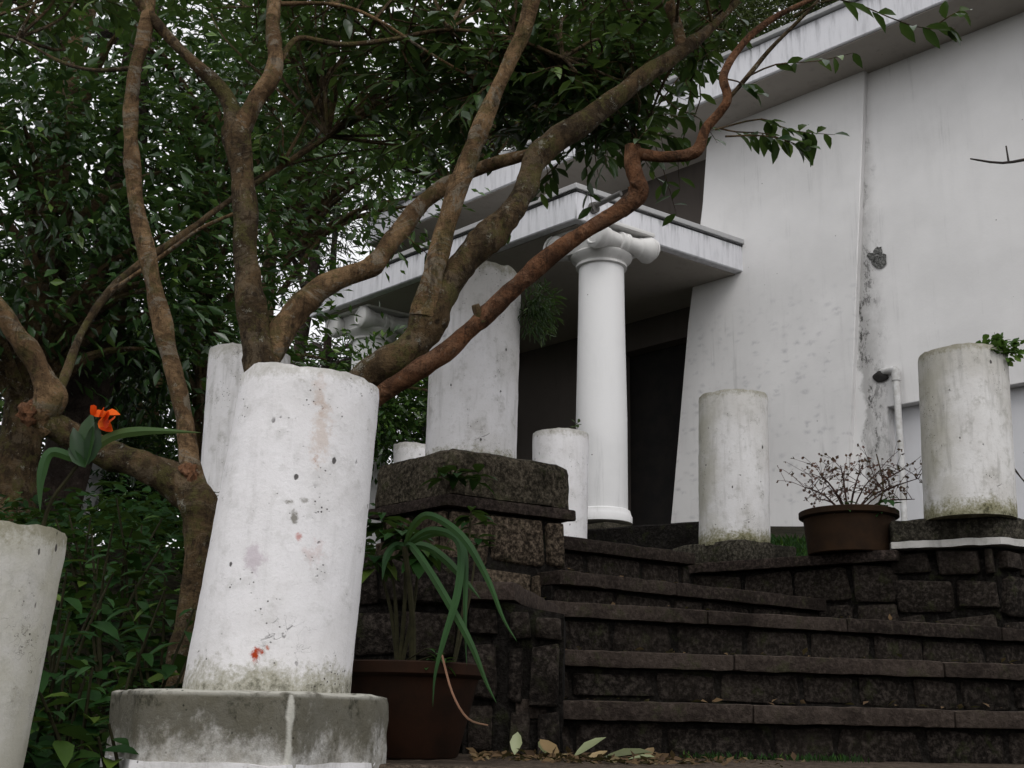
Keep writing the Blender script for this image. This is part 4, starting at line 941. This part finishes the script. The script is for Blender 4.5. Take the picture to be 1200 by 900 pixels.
bm = bmesh.new(); tub(bm, [(P(518, 768, 2.95), .003), (P(530, 812, 2.9), .003), (P(548, 842, 2.9), .003), (P(572, 850, 2.9), .002)], 5); obj('stem', bm, mat_plain('dry_stem', (.2, .1, .06), (.12, .07, .04)), strap)
def rosette_plant(name, foot, heads, label, leafL=.075, per=14, stem_r=.006, m='herbo'):
    root = tag(empty(name, foot), label, 'plant'); st = bmesh.new()
    for hd in heads:
        hd = Vector(hd); tub(st, [(Vector(foot), stem_r), (Vector(foot).lerp(hd, .5) + Vector((.012, 0, .01)), stem_r * .9), (hd, stem_r * .7)], 6, .1, 20, sub=4)
        for k in range(per):
            a = k * 2.4; el = random.uniform(-.35, .45)
            put_leaf(root, random.choice(HL), hd + Vector((0, 0, -.05 * random.random())), (math.cos(a), math.sin(a), el), (0, 0, 1) if el < 1 else (math.cos(a), math.sin(a), .3), leafL * random.uniform(.7, 1.2))
    obj('stem', st, M['stem'], root); return root
rosette_plant('leafy_plant', Vector((pc.x - .02, pc.y + .03, pot_top - .04)), [P(472, 615, 3.2), P(448, 600, 3.25), P(492, 640, 3.2), P(440, 650, 3.25)], 'leafy stems rising behind the strap leaves in the terracotta pot', .085, 13)
rosette_plant('leafy_plant', Vector((pc.x + .12, pc.y + .06, pot_top - .04)), [P(552, 598, 3.35), P(560, 625, 3.35)], 'single thin stemmed plant with a leaf tuft in front of the pier stones', .07, 10, .004)
rosette_plant('leafy_plant', P(528, 560, 4.5), [P(520, 548, 4.48), P(535, 545, 4.45), P(560, 552, 4.47)], 'small fern-like plant rooted in the face of the pier cap', .085, 8, .004)
rosette_plant('leafy_plant', Vector((pc.x - .06, pc.y - .05, pot_top - .04)), [P(500, 760, 3.0), P(520, 765, 3.0)], 'small low seedling at the rim of the terracotta pot', .035, 9, .002)
# dry shrub in the bowl
def dry_shrub(foot, targets, label):
    root = tag(empty('dry_shrub', foot), label, 'shrub'); st = bmesh.new(); B = []
    for q in targets:
        q = Vector(q); m_ = Vector(foot).lerp(q, .5) + Vector((0, 0, .04)); tub(st, [(Vector(foot), .005), (m_, .004), (q, .002)], 5, .1, 20, sub=3, cap=False)
        for _ in range(7):
            a = m_.lerp(q, random.random()); e = a + Vector((random.gauss(0, .07), random.gauss(0, .06), random.gauss(.045, .045))); tub(st, [(a, .002), (a.lerp(e, .5) + Vector((0, 0, .01)), .0017), (e, .001)], 4, sub=2, cap=False); B += [e, a.lerp(e, .6)]
            e2 = e + Vector((random.gauss(0, .03), random.gauss(0, .03), random.gauss(.02, .03))); tub(st, [(a.lerp(e, .7), .0013), (e2, .0008)], 4, sub=1, cap=False); B.append(e2)
    obj('twigs', st, mat_plain('dry_twig', (.060, .028, .022), (.035, .018, .014)), root)['kind'] = 'stuff'
    B = np.array(B); B = np.repeat(B, 2, 0); L = rng.uniform(.012, .026, len(B))
    foliage('dry_leaves', root, B, unit(len(B)), unit(len(B)), L, L * .8, TPL_LO, mat_leaf('withered_leaf', (.07, .028, .022), (.10, .042, .03), (.14, .08, .05), .7, .2))
    return root
bf = Vector((bc.x, bc.y, .8 + bh - .04))
ds = dry_shrub(bf, [P(940, 570, 5.75), P(960, 555, 5.7), P(985, 545, 5.75), P(1010, 548, 5.8), P(1030, 552, 5.7), P(1062, 548, 5.75), P(1078, 560, 5.8), P(1072, 585, 5.75), P(955, 585, 5.7), P(1050, 570, 5.65), P(1005, 565, 5.65), P(975, 575, 5.6)], 'dry reddish twiggy shrub growing in the brown bowl planter')
bm = bmesh.new(); tub(bm, [(bf + Vector((.1, 0, 0)), .006), (P(1035, 575, 5.75), .005), (P(1027, 532, 5.75), .003)], 5); obj('dead_stem', bm, M['barkd'], ds)
rosette_plant('leafy_plant', bf, [P(1040, 583, 5.62), P(990, 588, 5.6), P(1028, 590, 5.6)], 'few green leaves sprouting at the base of the dry shrub', .065, 9, .003)
# plant on the right column, tuft on the tall column, sprout on the small one
def tuft(name, foot, ctr, rad, n, L, label, m, ratio=.5, down=.1, cat='plant', stems=8):
    root = tag(empty(name, foot), label, cat); st = bmesh.new(); c = Vector(ctr)
    for _ in range(stems):
        e = c + Vector((random.gauss(0, rad[0] * .5), random.gauss(0, rad[1] * .5), random.gauss(0, rad[2] * .5))); tub(st, [(Vector(foot), .003), (Vector(foot).lerp(e, .5) + Vector((0, 0, .02)), .002), (e, .001)], 4, sub=3, cap=False)
    obj('stem', st, M['stem'], root)
    B = np.array(ctr) + unit(n) * (rng.random((n, 1)) ** .5) * np.array(rad); d = (B - np.array(foot)) * 4 + unit(n) * .6; d[:, 2] -= down
    LL_ = L * rng.uniform(.6, 1.2, n); foliage('foliage', root, B, d, rng.normal(size=(n, 3)) * .5 + np.array([0, 0, 1.]), LL_, LL_ * ratio, TPL_HI, m); return root
tuft('small_plant', P(1150, 420, 5.40), P(1168, 411, 5.32), (.12, .085, .065), 230, .042, 'bright green small-leaved plant growing from the top of the right column', mat_leaf('bright_small_leaf', (.035, .085, .014), (.075, .15, .022), (.15, .22, .04), .5, .3, spec=.2), .75)
tuft('fern_tuft', P(612, 372, 4.98), P(631, 362, 4.95), (.09, .10, .14), 420, .055, 'feathery green tuft sprouting from the right side of the tall column', M['fern'], .16, .5)
tuft('small_plant', P(676, 508, 7.55), P(676, 498, 7.55), (.03, .03, .035), 9, .045, 'tiny green sprout on top of the small column before the porch', M['fern'], .6, stems=3)
# orange flower plant near the leftmost column
of = Vector((P(40, 640, 2.62))); flo = tag(empty('orange_flower_plant', of), 'plant with orange petals and broad dark leaves rising beside the leftmost column', 'plant')
bm = bmesh.new(); tub(bm, [(of + Vector((0, 0, -.12)), .005), (P(55, 600, 2.6), .005), (P(80, 560, 2.58), .0045), (P(100, 532, 2.56), .004), (P(110, 505, 2.56), .003)], 6); obj('stem', bm, M['stem'], flo)
FLm = single_leaf_mesh('leaf', mat_leaf('dark_broad_leaf', (.008, .026, .008), (.014, .040, .010), (.02, .05, .01), .4, .12, obj_rnd=True, spec=.25), .12, .40)
for (u, v), (u2, v2), L in (((100, 548), (100, 476), .13), ((103, 545), (114, 496), .10), ((96, 545), (86, 500), .09), ((100, 548), (76, 522), .06)):
    a, b = P(u, v, 2.56), P(u2, v2, 2.54); put_leaf(flo, FLm, a, b - a, Vector((random.uniform(-.6, .6), -1, .3)), L)
ribbon(flo, [P(98, 535, 2.57), P(130, 512, 2.55), (P(170, 505, 2.53)), P(236, 507, 2.5)], .022, M['strap'])
ribbon(flo, [P(92, 540, 2.57), P(60, 530, 2.55), P(48, 560, 2.54), P(47, 600, 2.54)], .022, M['strap'])
mo = mat_leaf('orange_petal', (.62, .05, .006), (.78, .12, .008), (.8, .20, .02), .6, .3, obj_rnd=True, spec=.1, tmix=0.)
PTS = [single_leaf_mesh('petal', mo, cv, .85) for cv in (.7, -.5, .25)]
for (u, v), (u2, v2), L in (((116, 488), (132, 479), .034), ((118, 490), (138, 486), .036), ((122, 488), (145, 490), .030), ((120, 494), (142, 498), .036), ((118, 496), (134, 505), .032), ((112, 486), (112, 477), .030), ((110, 488), (122, 480), .032), ((126, 494), (144, 494), .030), ((116, 492), (126, 500), .034), ((124, 484), (136, 478), .026)):
    a, b = P(u, v, 2.55 - .02 * random.random()), P(u2, v2, 2.53 + random.uniform(-.03, .02)); put_leaf(flo, random.choice(PTS), a, b - a, Vector((random.uniform(-.7, .7), -.8, random.uniform(-.2, .9))), L, 'petal')
# bare twigs at the right edge
def bare(label, *chains):
    root = tag(empty('bare_twig', P(*chains[0][0][:3])), label, 'twig'); bm = bmesh.new()
    for ch in chains: tub(bm, [(P(u, v, d), r_) for u, v, d, r_ in ch], 6, .15, 30, sub=3)
    obj('twigs', bm, mat_plain('black_twig', (.02, .016, .014), (.035, .028, .022)), root)
bare('thin bare dark twig reaching in from the right edge before the upper wall', [(1620, 120, 3.0, .011), (1430, 170, 3.0, .009), (1290, 178, 3.0, .007), (1215, 185, 3.0, .005), (1175, 191, 3.0, .004), (1137, 186, 3.0, .002)], [(1182, 190, 3.0, .003), (1179, 171, 3.0, .002)])
bare('faint bare twig beside the right column at the picture edge', [(1240, 600, 5.6, .006), (1205, 570, 5.6, .004), (1183, 540, 5.6, .002)], [(1205, 570, 5.6, .003), (1186, 548, 5.6, .002)], [(1235, 600, 5.6, .004), (1200, 530, 5.6, .002)])
# fallen leaves on the landing
FLL = {k: single_leaf_mesh('fallen_leaf', m_, c_, w_) for k, m_, c_, w_ in (('pale', mat_leaf('pale_fallen_leaf', (.24, .27, .14), (.30, .32, .18), (.3, .3, .2), .5, .2, obj_rnd=True), -.1, .45), ('brown', mat_leaf('brown_fallen_leaf', (.13, .085, .032), (.20, .13, .05), (.28, .2, .09), .6, .1, obj_rnd=True), -.25, .5), ('green', mat_leaf('olive_fallen_leaf', (.07, .085, .03), (.09, .11, .04), (.1, .1, .04), .5, .2, obj_rnd=True), -.1, .4))}
for (u, v, d, az, k, L, up, lab) in ((672, 884, 3.30, .3, 'pale', .085, .5, 'pale green fallen leaf standing tilted on the landing below the steps'), (705, 884, 3.25, .1, 'green', .11, .12, 'olive fallen leaf lying right of the tilted pale leaf'), (735, 886, 3.22, -.4, 'pale', .06, .1, 'pale pointed fallen leaf at the right end of the litter'), (655, 885, 3.3, 2.2, 'brown', .07, .35, 'curled brown fallen leaf left of the tilted pale leaf'), (690, 888, 3.2, .8, 'brown', .06, .1, 'flat brown fallen leaf in front of the olive leaf'), (630, 886, 3.3, 2.6, 'brown', .055, .1, 'brown fallen leaf nearest the stone cheek'), (603, 882, 3.35, 1.4, 'pale', .06, .9, 'greyish fallen leaf leaning on the foot of the stone cheek'), (752, 884, 3.3, .9, 'brown', .05, .3, 'small brown fallen leaf at the far right of the litter'), (642, 880, 3.38, 1.9, 'green', .06, .5, 'olive fallen leaf leaning against the riser')):
    p = P(u, v, d); p.z = land_z + .008
    o = bpy.data.objects.new('fallen_leaf', FLL[k]); COL.objects.link(o); o.location = p
    o.rotation_euler = (random.uniform(-.3, .3), -up, az); o.scale = (L * 1.3,) * 3; tag(o, lab, 'leaf', 'fallen leaves on the landing')

n = 700; uvs = np.stack([np.clip(rng.normal(690, 85, n), 560, 1000), rng.uniform(3.05, 3.52, n)], 1)
lx = np.array([ray(u, 886).x * d for u, d in uvs]); B = np.stack([lx, uvs[:, 1], np.full(n, land_z + .006)], 1)
for (p_, e_, az_) in STEP[:4]:
    k = 45; t_ = rng.random((k, 1)); bk_ = np.array([-math.cos(az_), math.sin(az_), 0]) * rng.uniform(.02, .2, (k, 1))
    B = np.concatenate([B, np.array(p_) * (1 - t_) + np.array(e_) * t_ + bk_ + np.array([0, 0, .008])])
n = len(B); dv = unit(n); dv[:, 2] *= .3; L_ = rng.uniform(.008, .042, n)
tag(foliage('leaf_litter', None, B, dv, rng.normal(size=(n, 3)) * .4 + np.array([0, 0, 1.]), L_, L_ * .5, TPL_LO, mat_leaf('dry_litter', (.05, .03, .018), (.11, .07, .035), (.2, .17, .09), .8, .1, spec=.1)), kind='stuff')
n = 260; B = np.stack([np.array([ray(u, 886).x * 3.5 for u in rng.uniform(800, 1010, n)]), rng.uniform(3.42, 3.60, n), np.full(n, land_z + .002)], 1)
k = 700; yy = rng.uniform(6.3, 8.8, k); xx = np.array([ray(u, 620).x for u in rng.uniform(895, 950, k)]) * yy
B = np.concatenate([B, np.stack([xx, yy, .772 + np.maximum(0, (yy - 6.3)) * .21], 1)]); n += k
dv = unit(n) * .6; dv[:, 2] = 1; L_ = rng.uniform(.012, .03, n) * np.where(np.arange(n) < 260, 1, 3.5)
tag(foliage('moss_and_grass', None, B, dv, unit(n), L_, L_ * .25, TPL_LO, M['herb']), kind='stuff')
